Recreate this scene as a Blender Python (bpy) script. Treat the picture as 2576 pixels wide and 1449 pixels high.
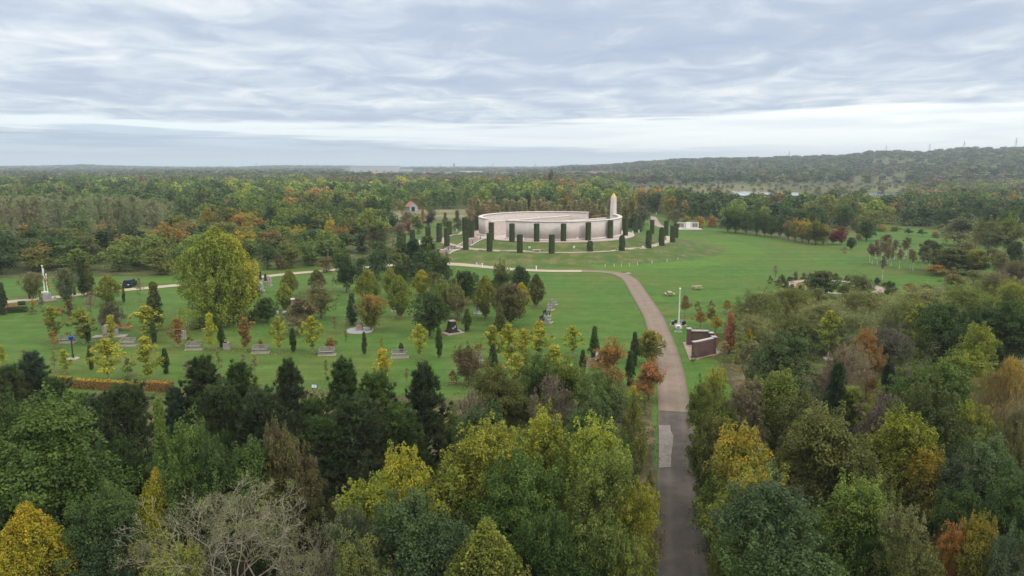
import bpy, math, random
import numpy as np
from mathutils import Vector
D = bpy.data
SC = bpy.context.scene
COL = SC.collection
for o in list(D.objects): D.objects.remove(o)
R = math.radians
# ------------------------------------------------------------------ camera
H = 25.0                     # height of the drone above the lawn
FPX = 1839.0                 # focal length in pixels of a 2576 x 1449 view of the photograph
PITCH = R(9.55)
cam = D.objects.new("camera", D.cameras.new("camera")); COL.objects.link(cam)
cam.location = (0, 0, H); cam.rotation_euler = (R(90) - PITCH, 0, 0)
cam.data.sensor_width = 36; cam.data.lens = 36 * FPX / 2576
cam.data.clip_start = 0.5; cam.data.clip_end = 40000
SC.camera = cam
# ------------------------------------------------------------------ world, sun, exposure
SUN_EL, SUN_AZ = R(34), R(62)      # azimuth measured from +Y towards +X is 90+...
sun_dir = Vector((math.cos(SUN_EL) * 0.80, -math.cos(SUN_EL) * 0.60, math.sin(SUN_EL)))
w = D.worlds.new("World"); SC.world = w; w.use_nodes = True
nt = w.node_tree; nt.nodes.clear()
def N(tree, typ, **kw):
    n = tree.nodes.new(typ)
    for k, v in kw.items(): setattr(n, k, v)
    return n
def M_(tree, op, a, b=None, c=None, clamp=False):
    n = tree.nodes.new('ShaderNodeMath'); n.operation = op; n.use_clamp = clamp
    for i, v in enumerate((a, b, c)):
        if v is None: continue
        if isinstance(v, (int, float)): n.inputs[i].default_value = v
        else: tree.links.new(v, n.inputs[i])
    return n.outputs[0]
def SS(tree, x, e0, e1, o0=0.0, o1=1.0):
    n = tree.nodes.new('ShaderNodeMapRange'); n.interpolation_type = 'SMOOTHSTEP'
    for i, v in enumerate((x, e0, e1, o0, o1)):
        if isinstance(v, (int, float)): n.inputs[i].default_value = v
        else: tree.links.new(v, n.inputs[i])
    return n.outputs[0]
def MIXC(tree, f, a, b, mode='MIX'):
    n = tree.nodes.new('ShaderNodeMix'); n.data_type = 'RGBA'; n.blend_type = mode; n.clamp_factor = True
    for s, v in ((n.inputs[0], f), (n.inputs[6], a), (n.inputs[7], b)):
        if isinstance(v, (int, float)): s.default_value = v
        elif isinstance(v, tuple): s.default_value = (*v, 1)
        else: tree.links.new(v, s)
    return n.outputs[2]
def NOISE(tree, vec, scale, detail=4, rough=0.55, dist=0.0):
    n = tree.nodes.new('ShaderNodeTexNoise'); n.inputs['Scale'].default_value = scale
    n.inputs['Detail'].default_value = detail; n.inputs['Roughness'].default_value = rough
    n.inputs['Distortion'].default_value = dist
    if vec is not None: tree.links.new(vec, n.inputs['Vector'])
    return n.outputs['Fac']
def build_world():
    t = nt; L = t.links
    tc = N(t, 'ShaderNodeTexCoord'); sp = N(t, 'ShaderNodeSeparateXYZ'); L.new(tc.outputs['Generated'], sp.inputs[0])
    x, y, z = sp.outputs
    zz = M_(t, 'ADD', M_(t, 'MAXIMUM', z, 0.0), 0.075)
    cx = N(t, 'ShaderNodeCombineXYZ')
    L.new(M_(t, 'DIVIDE', x, zz), cx.inputs[0]); L.new(M_(t, 'DIVIDE', y, zz), cx.inputs[1])
    mp = N(t, 'ShaderNodeMapping'); L.new(cx.outputs[0], mp.inputs[0])
    mp.inputs['Rotation'].default_value = (0, 0, R(24)); mp.inputs['Scale'].default_value = (1.15, 1.0, 1); mp.inputs['Location'].default_value = (3.1, 1.7, 0)
    n1 = NOISE(t, mp.outputs[0], 1.9, 7, 0.54, 0.6)
    mp2 = N(t, 'ShaderNodeMapping'); L.new(cx.outputs[0], mp2.inputs[0])
    mp2.inputs['Scale'].default_value = (0.5, 0.9, 1); mp2.inputs['Location'].default_value = (11, 5, 0)
    n2 = NOISE(t, mp2.outputs[0], 0.75, 4, 0.5, 0.3)
    v = M_(t, 'ADD', M_(t, 'MULTIPLY', n1, 0.55), M_(t, 'MULTIPLY', n2, 0.45))
    deck = N(t, 'ShaderNodeValToRGB'); L.new(v, deck.inputs[0])
    e = deck.color_ramp.elements
    e[0].position = 0.32; e[0].color = (0.40, 0.475, 0.615, 1)
    e[1].position = 0.66; e[1].color = (0.84, 0.865, 0.88, 1)
    m = deck.color_ramp.elements.new(0.45); m.color = (0.47, 0.545, 0.665, 1)
    m = deck.color_ramp.elements.new(0.54); m.color = (0.60, 0.67, 0.75, 1)
    # thin streaky layer near the horizon
    az = M_(t, 'DIVIDE', x, M_(t, 'MAXIMUM', M_(t, 'ABSOLUTE', y), 0.05))
    cs = N(t, 'ShaderNodeCombineXYZ'); L.new(M_(t, 'MULTIPLY', az, 3.0), cs.inputs[0]); L.new(M_(t, 'MULTIPLY', z, 62.0), cs.inputs[1]); L.new(M_(t, 'SIGN', y), cs.inputs[2])
    ns = NOISE(t, cs.outputs[0], 1.25, 6, 0.55, 0.3)
    nst = M_(t, 'SUBTRACT', ns, 0.5)
    edge = SS(t, az, -0.3, 0.75, 0.0515, 0.0715)
    ez = M_(t, 'ADD', z, M_(t, 'MULTIPLY', nst, 0.036))
    lo = M_(t, 'SUBTRACT', edge, 0.0035); hi = M_(t, 'ADD', edge, 0.0050)
    dm = SS(t, ez, lo, hi)
    gap = MIXC(t, SS(t, az, -0.6, 0.5), (0.85, 0.93, 0.95), (1.0, 1.03, 1.0))
    gap = MIXC(t, SS(t, M_(t, 'ADD', ns, M_(t, 'MULTIPLY', n2, 0.5)), 0.70, 0.90, 0.0, 0.55), gap, (0.70, 0.775, 0.84))
    # low bank of cloud on the left
    bank_top = SS(t, az, -0.72, 0.30, 0.0420, 0.0200)
    bm = M_(t, 'MULTIPLY', SS(t, M_(t, 'ADD', z, M_(t, 'MULTIPLY', nst, 0.040)), M_(t, 'SUBTRACT', bank_top, 0.003), M_(t, 'ADD', bank_top, 0.003), 1.0, 0.0), SS(t, az, 0.0, 0.5, 0.93, 0.12))
    bankc = MIXC(t, SS(t, M_(t, 'ADD', ns, M_(t, 'MULTIPLY', z, 2.0)), 0.42, 0.68), (0.52, 0.64, 0.75), (0.36, 0.45, 0.58))
    bankc = MIXC(t, SS(t, z, 0.002, 0.024, 0.85, 0.0), bankc, (0.60, 0.73, 0.81))
    low = MIXC(t, bm, gap, bankc)
    skyc = MIXC(t, dm, low, deck.outputs[0])
    # overcast luminance rises towards the zenith (CIE overcast distribution)
    up = SS(t, z, 0.22, 0.70, 1.0, 2.6)
    below = SS(t, z, -0.08, -0.01, 0.25, 1.0)
    skyc = MIXC(t, SS(t, z, 0.22, 0.50, 0.0, 0.80), skyc, (0.66, 0.645, 0.60))
    bgc = N(t, 'ShaderNodeBackground'); L.new(skyc, bgc.inputs[0]); L.new(M_(t, 'MULTIPLY', M_(t, 'MULTIPLY', up, below), 1.20), bgc.inputs[1])
    sky = N(t, 'ShaderNodeTexSky'); sky.sky_type = 'NISHITA'; sky.sun_disc = False
    sky.sun_elevation = SUN_EL; sky.sun_rotation = math.atan2(sun_dir.x, sun_dir.y)
    bgs = N(t, 'ShaderNodeBackground'); L.new(sky.outputs[0], bgs.inputs[0]); bgs.inputs[1].default_value = 0.09
    mx = N(t, 'ShaderNodeMixShader'); mx.inputs[0].default_value = 0.93
    L.new(bgs.outputs[0], mx.inputs[1]); L.new(bgc.outputs[0], mx.inputs[2])
    out = N(t, 'ShaderNodeOutputWorld'); L.new(mx.outputs[0], out.inputs[0])
build_world()
sun = D.objects.new("sun", D.lights.new("sun", 'SUN')); COL.objects.link(sun)
sun.data.energy = 1.4; sun.data.angle = R(10); sun.data.color = (1.0, 0.93, 0.85)
sun.rotation_euler = sun_dir.to_track_quat('Z', 'Y').to_euler()
SC.view_settings.view_transform = 'Standard'; SC.view_settings.look = 'None'
SC.view_settings.exposure = 0.0; SC.view_settings.gamma = 1.0; SC.view_settings.use_curve_mapping = False
SC.render.engine = 'CYCLES'
SC.cycles.max_bounces = 5; SC.cycles.diffuse_bounces = 2; SC.cycles.transmission_bounces = 3; SC.cycles.volume_bounces = 0
SC.render.film_transparent = False
# ------------------------------------------------------------------ terrain
def sst(e0, e1, x):
    t = np.clip((x - e0) / (e1 - e0), 0, 1); return t * t * (3 - 2 * t)
TOPC = (11.6, 224.5)
CREST_R = [(1340, 416), (1385, 413), (1420, 410), (1470, 411), (1530, 408), (1600, 401), (1700, 395), (1800, 393), (1900, 391), (2000, 389), (2100, 388),
           (2150, 381), (2200, 379), (2300, 380), (2400, 374), (2500, 376), (2600, 374), (3200, 370)]
CREST_L = [(-800, 420), (0, 420), (100, 418.5), (200, 416.5), (240, 415), (300, 417.5), (450, 421), (600, 422), (680, 418.5), (720, 417), (900, 418.5), (970, 422), (1040, 426), (1300, 428), (3200, 428)]
def crest(u, tab, Dc):
    px = 1288 + u * 1814; xs = [a for a, _ in tab]; ys = [b for _, b in tab]
    y = np.interp(px, xs, ys); return H + (415 - y) / 1839 * 1.02 * Dc
def ell(x, y, cx, cy, a, bf, bb):
    dy = y - cy; b = np.where(dy < 0, bf, bb); return np.sqrt(((x - cx) / a) ** 2 + (dy / b) ** 2)
def hgt(x, y):
    x = np.asarray(x, float); y = np.asarray(y, float)
    z = 0.25 * np.sin(x / 47 + 1.3) * np.sin(y / 39) + 0.12 * np.sin(x / 17 + y / 23)
    z = z * sst(20, 60, np.hypot(x, y)) * (1 - 0.7 * sst(1.9, 1.2, ell(x, y, 8, 222, 41, 32, 36)))
    rt = np.hypot(x - TOPC[0], y - TOPC[1]) / 26.5
    ti = ell(x, y, 8, 222, 39.5, 30.5, 34.5); to = ell(x, y, 8, 222, 43, 34, 38); ft = ell(x, y, 8, 222, 56, 46, 52)
    s1 = np.clip((rt - 1) / np.maximum((rt - 1) * 1.3 + (1 - ti), 1e-4), 0, 1)
    m = np.where(rt <= 1, 4.1, np.where(ti < 1, 4.1 - 1.6 * sst(0, 1, s1), 2.5))
    s2 = np.clip((to - 1) / np.maximum((to - 1) + (1 - ft), 1e-4), 0, 1)
    m = np.where(to > 1, 2.5 - 2.1 * sst(0, 1, s2), m)
    m = np.where(ft > 1, 0.4 * np.exp(-(ft - 1) * 2.2), m)
    d = np.hypot(x, y); u = x / np.maximum(np.abs(y), 1.0)
    zr = (crest(u, CREST_R, 2500.0) - 19.0) * sst(950, 2500, d); zr = np.where(crest(u, CREST_R, 2500.0) > H + 1, zr, 0) * sst(0.02, 0.10, u)
    zl = (crest(u, CREST_L, 4600.0) - 9.0) * sst(3000, 4600, d) * (u < 0.02)
    front = (y > 100)
    z = z + m + np.where(front, np.maximum(zr, 0) + np.maximum(zl, 0), 0)
    # a shallow bowl for the lake
    return z
def ang(py): return PITCH + math.atan((py - 724.5) / FPX)
def G(px, py, dz=0.0):
    v = (py - 724.5) / FPX; u = (px - 1288) / FPX
    tn = math.tan(ang(py)); k = u / (math.cos(PITCH) - v * math.sin(PITCH))
    Y = H / tn
    for i in range(30):
        z = float(hgt(k * Y, Y)) + dz
        Yn = (H - z) / tn
        Y = Y + 0.6 * (Yn - Y)
    return Vector((k * Y, Y, float(hgt(k * Y, Y)) + dz))
def depth(Y, z): return Y * math.cos(PITCH) + (H - z) * math.sin(PITCH)
def Xat(px, Y, z): return (px - 1288) / FPX * depth(Y, z)
def ztop(Y, py): return H - Y * math.tan(ang(py))
def pix(x, y, z):
    dp = depth(y, z); up = -(y) * math.sin(PITCH) * -1
    yc = y * math.sin(PITCH) * 1.0 + (z - H) * math.cos(PITCH)
    return 1288 + FPX * x / dp, 724.5 - FPX * yc / dp
# ------------------------------------------------------------------ tagging and meshes
def tag(o, label=None, cat=None, group=None, kind=None):
    if label: o['label'] = label
    if cat: o['category'] = cat
    if group: o['group'] = group
    if kind: o['kind'] = kind
    return o
def link(o, parent=None):
    COL.objects.link(o)
    if parent is not None: o.parent = parent
    return o
def empty(name, loc, rz=0.0, label=None, cat=None, group=None):
    o = D.objects.new(name, None); o.empty_display_size = 0.3; link(o); o.location = loc; o.rotation_euler = (0, 0, rz)
    return tag(o, label, cat, group)
def npmesh(name, V, F, mats, attrs=None, midx=None, smooth=False, colors=None):
    me = D.meshes.new(name); V = np.asarray(V, np.float32); F = np.asarray(F, np.int32); k = F.shape[1]
    me.vertices.add(len(V)); me.vertices.foreach_set('co', V.ravel())
    me.loops.add(F.size); me.loops.foreach_set('vertex_index', F.ravel())
    me.polygons.add(len(F)); me.polygons.foreach_set('loop_start', np.arange(0, F.size, k, dtype=np.int32))
    try: me.polygons.foreach_set('loop_total', np.full(len(F), k, np.int32))
    except Exception: pass
    for m in mats: me.materials.append(m)
    if midx is not None: me.polygons.foreach_set('material_index', np.asarray(midx, np.int32))
    if smooth: me.polygons.foreach_set('use_smooth', np.ones(len(F), bool))
    for nme, arr in (attrs or {}).items():
        a = me.attributes.new(nme, 'FLOAT', 'POINT'); a.data.foreach_set('value', np.asarray(arr, np.float32))
    for nme, arr in (colors or {}).items():
        a = me.attributes.new(nme, 'FLOAT_COLOR', 'POINT')
        c = np.ones((len(V), 4), np.float32); c[:, :3] = arr; a.data.foreach_set('color', c.ravel())
    me.update(calc_edges=True); return me
class MB:
    """collects simple shapes, built as one mesh object"""
    def __init__(s): s.v = []; s.f = []
    def add(s, vs, fs):
        n = len(s.v); s.v += [tuple(p) for p in vs]; s.f += [tuple(i + n for i in f) for f in fs]; return s
    def box(s, c, sz, rz=0.0, taper=1.0, bev=0.0):
        cx, cy, cz = c; hx, hy, hz = sz[0] / 2, sz[1] / 2, sz[2] / 2; ca, sa = math.cos(rz), math.sin(rz); vs = []
        lv = [(-hz, 1.0 if bev == 0 else 1 - 0.0), (hz, taper)]
        if bev > 0: lv = [(-hz, 1.0), (hz - bev, taper), (hz, taper * (1 - bev / max(hx, hy, 0.01)))]
        for z, t in lv:
            for x, y in ((-hx, -hy), (hx, -hy), (hx, hy), (-hx, hy)):
                x *= t; y *= t; vs.append((cx + x * ca - y * sa, cy + x * sa + y * ca, cz + z))
        fs = [(3, 2, 1, 0)]
        for k in range(len(lv) - 1):
            b = 4 * k
            for i in range(4): fs.append((b + i, b + (i + 1) % 4, b + 4 + (i + 1) % 4, b + 4 + i))
        b = 4 * (len(lv) - 1); fs.append((b, b + 1, b + 2, b + 3)); return s.add(vs, fs)
    def lathe(s, c, prof, n=16, sq=None):
        vs = []; fs = []
        for r, z in prof:
            for i in range(n):
                a = 2 * math.pi * i / n; vs.append((c[0] + r * math.cos(a), c[1] + r * math.sin(a), c[2] + z))
        for k in range(len(prof) - 1):
            for i in range(n): fs.append((k * n + i, k * n + (i + 1) % n, (k + 1) * n + (i + 1) % n, (k + 1) * n + i))
        fs.append(tuple(range(n))[::-1]); fs.append(tuple((len(prof) - 1) * n + i for i in range(n))); return s.add(vs, fs)
    def tube(s, pts, rad, n=6):
        pts = [Vector(p) for p in pts]; vs = []; fs = []
        if not isinstance(rad, (list, tuple)): rad = [rad] * len(pts)
        for k, p in enumerate(pts):
            t = (pts[min(k + 1, len(pts) - 1)] - pts[max(k - 1, 0)]).normalized()
            a = t.cross(Vector((0, 0, 1))); a = Vector((1, 0, 0)) if a.length < 1e-3 else a.normalized(); b = t.cross(a)
            for i in range(n):
                q = 2 * math.pi * i / n; vs.append(p + (a * math.cos(q) + b * math.sin(q)) * rad[k])
        for k in range(len(pts) - 1):
            for i in range(n): fs.append((k * n + i, (k + 1) * n + i, (k + 1) * n + (i + 1) % n, k * n + (i + 1) % n))
        fs.append(tuple(range(n))); fs.append(tuple((len(pts) - 1) * n + i for i in range(n))[::-1]); return s.add(vs, fs)
    def prism(s, poly, z0, z1):
        n = len(poly); vs = [(p[0], p[1], z0 if not hasattr(z0, '__len__') else z0[i]) for i, p in enumerate(poly)] + [(p[0], p[1], z1 if not hasattr(z1, '__len__') else z1[i]) for i, p in enumerate(poly)]
        fs = [tuple(range(n))[::-1], tuple(n + i for i in range(n))] + [(i, (i + 1) % n, n + (i + 1) % n, n + i) for i in range(n)]
        return s.add(vs, fs)
    def build(s, name, mat, parent=None, smooth=False):
        me = D.meshes.new(name); me.from_pydata(s.v, [], s.f); me.materials.append(mat)
        if smooth:
            for p in me.polygons: p.use_smooth = True
        me.update(); return link(D.objects.new(name, me), parent)
# ------------------------------------------------------------------ materials
def newmat(name):
    m = D.materials.new(name); m.use_nodes = True; t = m.node_tree; t.nodes.clear()
    out = N(t, 'ShaderNodeOutputMaterial'); return m, t, out
def surf(name, c1, c2, scale=2.0, rough=0.8, bump=0.0, metal=0.0, detail=5, lo=0.35, hi=0.65, c3=None, s3=0.3, spec=0.3):
    m, t, out = newmat(name); tc = N(t, 'ShaderNodeTexCoord')
    n = NOISE(t, tc.outputs['Object'], scale, detail, 0.6)
    c = MIXC(t, SS(t, n, lo, hi), c1, c2)
    if c3 is not None:
        n3 = NOISE(t, tc.outputs['Object'], s3, 4, 0.6, 0.4); c = MIXC(t, SS(t, n3, 0.5, 0.68), c, c3)
    p = N(t, 'ShaderNodeBsdfPrincipled'); t.links.new(c, p.inputs['Base Color']); p.inputs['Roughness'].default_value = rough
    p.inputs['Metallic'].default_value = metal; p.inputs['Specular IOR Level'].default_value = spec
    if bump:
        b = N(t, 'ShaderNodeBump'); b.inputs['Strength'].default_value = bump; b.inputs['Distance'].default_value = 0.05
        t.links.new(n, b.inputs['Height']); t.links.new(b.outputs[0], p.inputs['Normal'])
    t.links.new(p.outputs[0], out.inputs[0]); return m
def foliage_mat(name, mode):
    """mode 'object': colours come from the object (color + tint); 'attr': from the mesh attribute col"""
    m, t, out = newmat(name); L = t.links
    at = N(t, 'ShaderNodeAttribute', attribute_name='tone')
    if mode == 'object':
        oi = N(t, 'ShaderNodeObjectInfo'); a2 = N(t, 'ShaderNodeAttribute', attribute_type='OBJECT', attribute_name='tint')
        tm = N(t, 'ShaderNodeAttribute', attribute_name='turn')
        f = SS(t, M_(t, 'ADD', tm.outputs['Fac'], M_(t, 'MULTIPLY', M_(t, 'SUBTRACT', oi.outputs['Random'], 0.5), 0.22)), 0.46, 0.98)
        c = MIXC(t, f, oi.outputs['Color'], a2.outputs['Color'])
    else:
        a2 = N(t, 'ShaderNodeAttribute', attribute_name='col'); c = a2.outputs['Color']
    hs = N(t, 'ShaderNodeHueSaturation'); L.new(c, hs.inputs['Color'])
    L.new(M_(t, 'ADD', M_(t, 'MULTIPLY', at.outputs['Fac'], 1.05), 0.50), hs.inputs['Value'])
    L.new(M_(t, 'ADD', M_(t, 'MULTIPLY', at.outputs['Fac'], -0.035), 0.5175), hs.inputs['Hue'])
    hs.inputs['Saturation'].default_value = 1.0
    p = N(t, 'ShaderNodeBsdfPrincipled'); L.new(hs.outputs[0], p.inputs['Base Color']); p.inputs['Roughness'].default_value = 0.62
    p.inputs['Specular IOR Level'].default_value = 0.22
    tr = N(t, 'ShaderNodeBsdfTranslucent'); L.new(hs.outputs[0], tr.inputs[0])
    mx = N(t, 'ShaderNodeMixShader'); mx.inputs[0].default_value = 0.36; L.new(p.outputs[0], mx.inputs[1]); L.new(tr.outputs[0], mx.inputs[2])
    L.new(mx.outputs[0], out.inputs[0]); return m
FOL = foliage_mat("foliage", 'object'); FOLA = foliage_mat("foliage_far", 'attr')
BARK = surf("bark", (0.05, 0.042, 0.034), (0.12, 0.10, 0.08), 6, 0.9, 0.4)
PALEBARK = surf("pale_bark", (0.20, 0.175, 0.13), (0.34, 0.305, 0.24), 3, 0.85, 0.2, c3=(0.16, 0.15, 0.06), s3=2.0)
WHITEBARK = surf("white_bark", (0.55, 0.56, 0.50), (0.72, 0.72, 0.66), 3, 0.7, 0.1, c3=(0.2, 0.19, 0.16), s3=3.0)
TWIG = surf("twig", (0.12, 0.09, 0.07), (0.22, 0.17, 0.13), 3, 0.9)
STONE = surf("limestone", (0.54, 0.49, 0.45), (0.62, 0.57, 0.53), 0.8, 0.85, 0.1, c3=(0.52, 0.47, 0.43), s3=0.15)
CAPST = surf("coping_stone", (0.36, 0.33, 0.32), (0.46, 0.42, 0.41), 2, 0.85)
GREYST = surf("grey_stone", (0.26, 0.26, 0.27), (0.36, 0.36, 0.36), 3, 0.8, 0.2)
WEATH = surf("weathered_oak", (0.22, 0.195, 0.18), (0.31, 0.285, 0.265), 5, 0.85, 0.2)
SLAB = surf("paving_slab", (0.25, 0.215, 0.185), (0.34, 0.295, 0.255), 2, 0.9, 0.1)
PINKP = surf("pink_paving", (0.26, 0.19, 0.16), (0.36, 0.27, 0.23), 4, 0.9, 0.1)
BLACKG = surf("black_granite", (0.008, 0.008, 0.009), (0.02, 0.02, 0.022), 8, 0.25, spec=0.5)
WHITEP = surf("white_paint", (0.70, 0.71, 0.70), (0.78, 0.79, 0.78), 3, 0.5)
POLEREFL = surf("silver_green_reflections", (0.50, 0.60, 0.50), (0.62, 0.70, 0.62), 3, 0.35)  # green-white reflections on the silver pole, put into its base colour
BLUEP = surf("blue_paint", (0.01, 0.04, 0.18), (0.02, 0.06, 0.25), 3, 0.4)
BLACKP = surf("black_paint", (0.012, 0.014, 0.02), (0.03, 0.03, 0.04), 3, 0.4)
GOLD = surf("gilt", (0.62, 0.42, 0.13), (0.70, 0.49, 0.18), 2, 0.35, metal=0.7, spec=0.6)
REDP = surf("red_brown_wood", (0.30, 0.10, 0.07), (0.38, 0.15, 0.10), 3, 0.8)
WOODP = surf("picnic_wood", (0.30, 0.24, 0.15), (0.42, 0.34, 0.22), 4, 0.85)
ORWOOD = surf("orange_wood", (0.36, 0.17, 0.05), (0.46, 0.24, 0.08), 4, 0.7)
TILE = surf("roof_tile", (0.32, 0.13, 0.09), (0.42, 0.19, 0.13), 4, 0.85, 0.2)
HUTW = surf("grey_render", (0.30, 0.31, 0.33), (0.40, 0.41, 0.43), 2, 0.9)
DARKV = surf("dark_opening", (0.012, 0.012, 0.015), (0.02, 0.02, 0.022), 1, 0.9)
CLAD = surf("warehouse_cladding", (0.36, 0.38, 0.37), (0.42, 0.44, 0.43), 0.02, 0.7)
STEEL = surf("galvanised_steel", (0.20, 0.21, 0.22), (0.30, 0.31, 0.32), 1, 0.6)
REDEARTH = surf("red_earth", (0.26, 0.13, 0.10), (0.36, 0.19, 0.14), 0.05, 0.95)
CARB = surf("car_paint", (0.006, 0.008, 0.02), (0.01, 0.013, 0.03), 1, 0.25, spec=0.6)
GLASS = surf("car_glass", (0.02, 0.025, 0.03), (0.03, 0.035, 0.04), 1, 0.1, spec=0.8)
TYRE = surf("tyre", (0.012, 0.012, 0.012), (0.02, 0.02, 0.02), 4, 0.9)
REDFLAG = surf("red_flag", (0.40, 0.05, 0.03), (0.48, 0.08, 0.05), 2, 0.8)
LITTERM = surf("litter", (0.2, 0.2, 0.2), (0.3, 0.3, 0.3), 4, 0.8)
def brick_mat():
    m, t, out = newmat("brown_brick"); tc = N(t, 'ShaderNodeTexCoord'); b = N(t, 'ShaderNodeTexBrick'); t.links.new(tc.outputs['Object'], b.inputs['Vector'])
    mp = N(t, 'ShaderNodeMapping'); t.links.new(tc.outputs['Object'], mp.inputs[0]); mp.inputs['Rotation'].default_value = (R(90), 0, 0); t.links.new(mp.outputs[0], b.inputs['Vector'])
    b.inputs['Scale'].default_value = 2.2; b.inputs['Color1'].default_value = (0.080, 0.042, 0.036, 1); b.inputs['Color2'].default_value = (0.105, 0.052, 0.043, 1); b.inputs['Mortar'].default_value = (0.13, 0.09, 0.08, 1)
    b.inputs['Mortar Size'].default_value = 0.012
    p = N(t, 'ShaderNodeBsdfPrincipled'); t.links.new(b.outputs[0], p.inputs['Base Color']); p.inputs['Roughness'].default_value = 0.85; t.links.new(p.outputs[0], out.inputs[0]); return m
BRICK = brick_mat()
def wall_mat():
    m, t, out = newmat("portland_stone"); L = t.links
    a = N(t, 'ShaderNodeAttribute', attribute_name='along'); g = N(t, 'ShaderNodeNewGeometry'); sp = N(t, 'ShaderNodeSeparateXYZ'); L.new(g.outputs['Position'], sp.inputs[0])
    cb = N(t, 'ShaderNodeCombineXYZ'); L.new(a.outputs['Fac'], cb.inputs[0]); L.new(sp.outputs[2], cb.inputs[1])
    b = N(t, 'ShaderNodeTexBrick'); L.new(cb.outputs[0], b.inputs['Vector']); b.inputs['Scale'].default_value = 1.0
    b.inputs['Brick Width'].default_value = 1.15; b.inputs['Row Height'].default_value = 0.62; b.inputs['Mortar Size'].default_value = 0.022
    b.inputs['Color1'].default_value = (0.54, 0.475, 0.435, 1); b.inputs['Color2'].default_value = (0.49, 0.43, 0.395, 1); b.inputs['Mortar'].default_value = (0.37, 0.325, 0.30, 1); b.inputs['Bias'].default_value = 0.1
    tc = N(t, 'ShaderNodeTexCoord'); mp = N(t, 'ShaderNodeMapping'); L.new(tc.outputs['Object'], mp.inputs[0]); mp.inputs['Scale'].default_value = (1, 1, 0.25)
    n = NOISE(t, mp.outputs[0], 0.9, 5, 0.6); c = MIXC(t, SS(t, n, 0.35, 0.75, 0.0, 0.28), b.outputs[0], (0.42, 0.39, 0.38))
    p = N(t, 'ShaderNodeBsdfPrincipled'); L.new(c, p.inputs['Base Color']); p.inputs['Roughness'].default_value = 0.8; p.inputs['Specular IOR Level'].default_value = 0.2
    L.new(p.outputs[0], out.inputs[0]); return m
WALLM = wall_mat()
def ground_mat():
    m, t, out = newmat("grass_ground"); L = t.links
    a = N(t, 'ShaderNodeAttribute', attribute_name='cover'); g = N(t, 'ShaderNodeNewGeometry')
    wn = N(t, 'ShaderNodeAttribute', attribute_name='wear')
    sp = N(t, 'ShaderNodeSeparateXYZ'); L.new(g.outputs['Position'], sp.inputs[0])
    n1 = NOISE(t, g.outputs['Position'], 0.035, 5, 0.6, 0.5); n2 = NOISE(t, g.outputs['Position'], 0.35, 5, 0.65); n3 = NOISE(t, g.outputs['Position'], 3.5, 4, 0.7)
    mp = N(t, 'ShaderNodeMapping'); L.new(g.outputs['Position'], mp.inputs[0]); mp.inputs['Rotation'].default_value = (0, 0, R(-7)); mp.inputs['Scale'].default_value = (0.05, 1.0, 1)
    n4 = NOISE(t, mp.outputs[0], 0.42, 3, 0.5)      # mowing lines
    c = a.outputs['Color']
    c = MIXC(t, SS(t, n1, 0.40, 0.66, 0.0, 0.75), c, (0.094, 0.122, 0.026))
    br = M_(t, 'MULTIPLY', SS(t, n2, 0.46, 0.66), wn.outputs['Fac'])
    c = MIXC(t, br, c, (0.15, 0.115, 0.06))
    hs = N(t, 'ShaderNodeHueSaturation'); L.new(c, hs.inputs['Color'])
    v = M_(t, 'ADD', M_(t, 'MULTIPLY', n2, 0.7), M_(t, 'MULTIPLY', n3, 0.85)); v = M_(t, 'ADD', v, M_(t, 'MULTIPLY', n4, 0.75)); v = M_(t, 'SUBTRACT', v, 0.13)
    L.new(v, hs.inputs['Value'])
    p = N(t, 'ShaderNodeBsdfPrincipled'); L.new(hs.outputs[0], p.inputs['Base Color']); p.inputs['Roughness'].default_value = 0.9; p.inputs['Specular IOR Level'].default_value = 0.1
    b = N(t, 'ShaderNodeBump'); b.inputs['Strength'].default_value = 0.6; b.inputs['Distance'].default_value = 0.12; L.new(n3, b.inputs['Height']); L.new(b.outputs[0], p.inputs['Normal'])
    L.new(p.outputs[0], out.inputs[0]); return m
def road_mat(name, c1, c2, c3):
    m, t, out = newmat(name); L = t.links; g = N(t, 'ShaderNodeNewGeometry'); ac = N(t, 'ShaderNodeAttribute', attribute_name='across')
    n1 = NOISE(t, g.outputs['Position'], 0.5, 5, 0.65, 0.4); n2 = NOISE(t, g.outputs['Position'], 9, 3, 0.7)
    c = MIXC(t, SS(t, n1, 0.35, 0.68), c1, c2); c = MIXC(t, SS(t, n2, 0.5, 0.75, 0.0, 0.6), c, c3)
    e = SS(t, M_(t, 'ADD', M_(t, 'ABSOLUTE', ac.outputs['Fac']), M_(t, 'MULTIPLY', M_(t, 'SUBTRACT', n1, 0.5), 0.5)), 0.72, 1.05, 0.0, 0.7)
    c = MIXC(t, e, c, (0.10, 0.085, 0.05))
    wt = SS(t, M_(t, 'ABSOLUTE', M_(t, 'SUBTRACT', M_(t, 'ABSOLUTE', ac.outputs['Fac']), 0.45)), 0.0, 0.22, 0.28, 0.0)
    c = MIXC(t, wt, c, c3)
    p = N(t, 'ShaderNodeBsdfPrincipled'); L.new(c, p.inputs['Base Color']); p.inputs['Roughness'].default_value = 0.85; p.inputs['Specular IOR Level'].default_value = 0.2
    L.new(p.outputs[0], out.inputs[0]); return m
GRAVEL = road_mat("tan_road", (0.175, 0.132, 0.098), (0.215, 0.165, 0.125), (0.25, 0.20, 0.155))
ASPH = road_mat("old_asphalt", (0.062, 0.052, 0.047), (0.100, 0.082, 0.070), (0.135, 0.108, 0.09))
PATHM = road_mat("pale_path", (0.34, 0.28, 0.20), (0.42, 0.35, 0.26), (0.46, 0.40, 0.31))
PLAZAM = surf("plaza_stone", (0.42, 0.33, 0.29), (0.50, 0.40, 0.35), 1.2, 0.9, 0.0)
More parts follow.
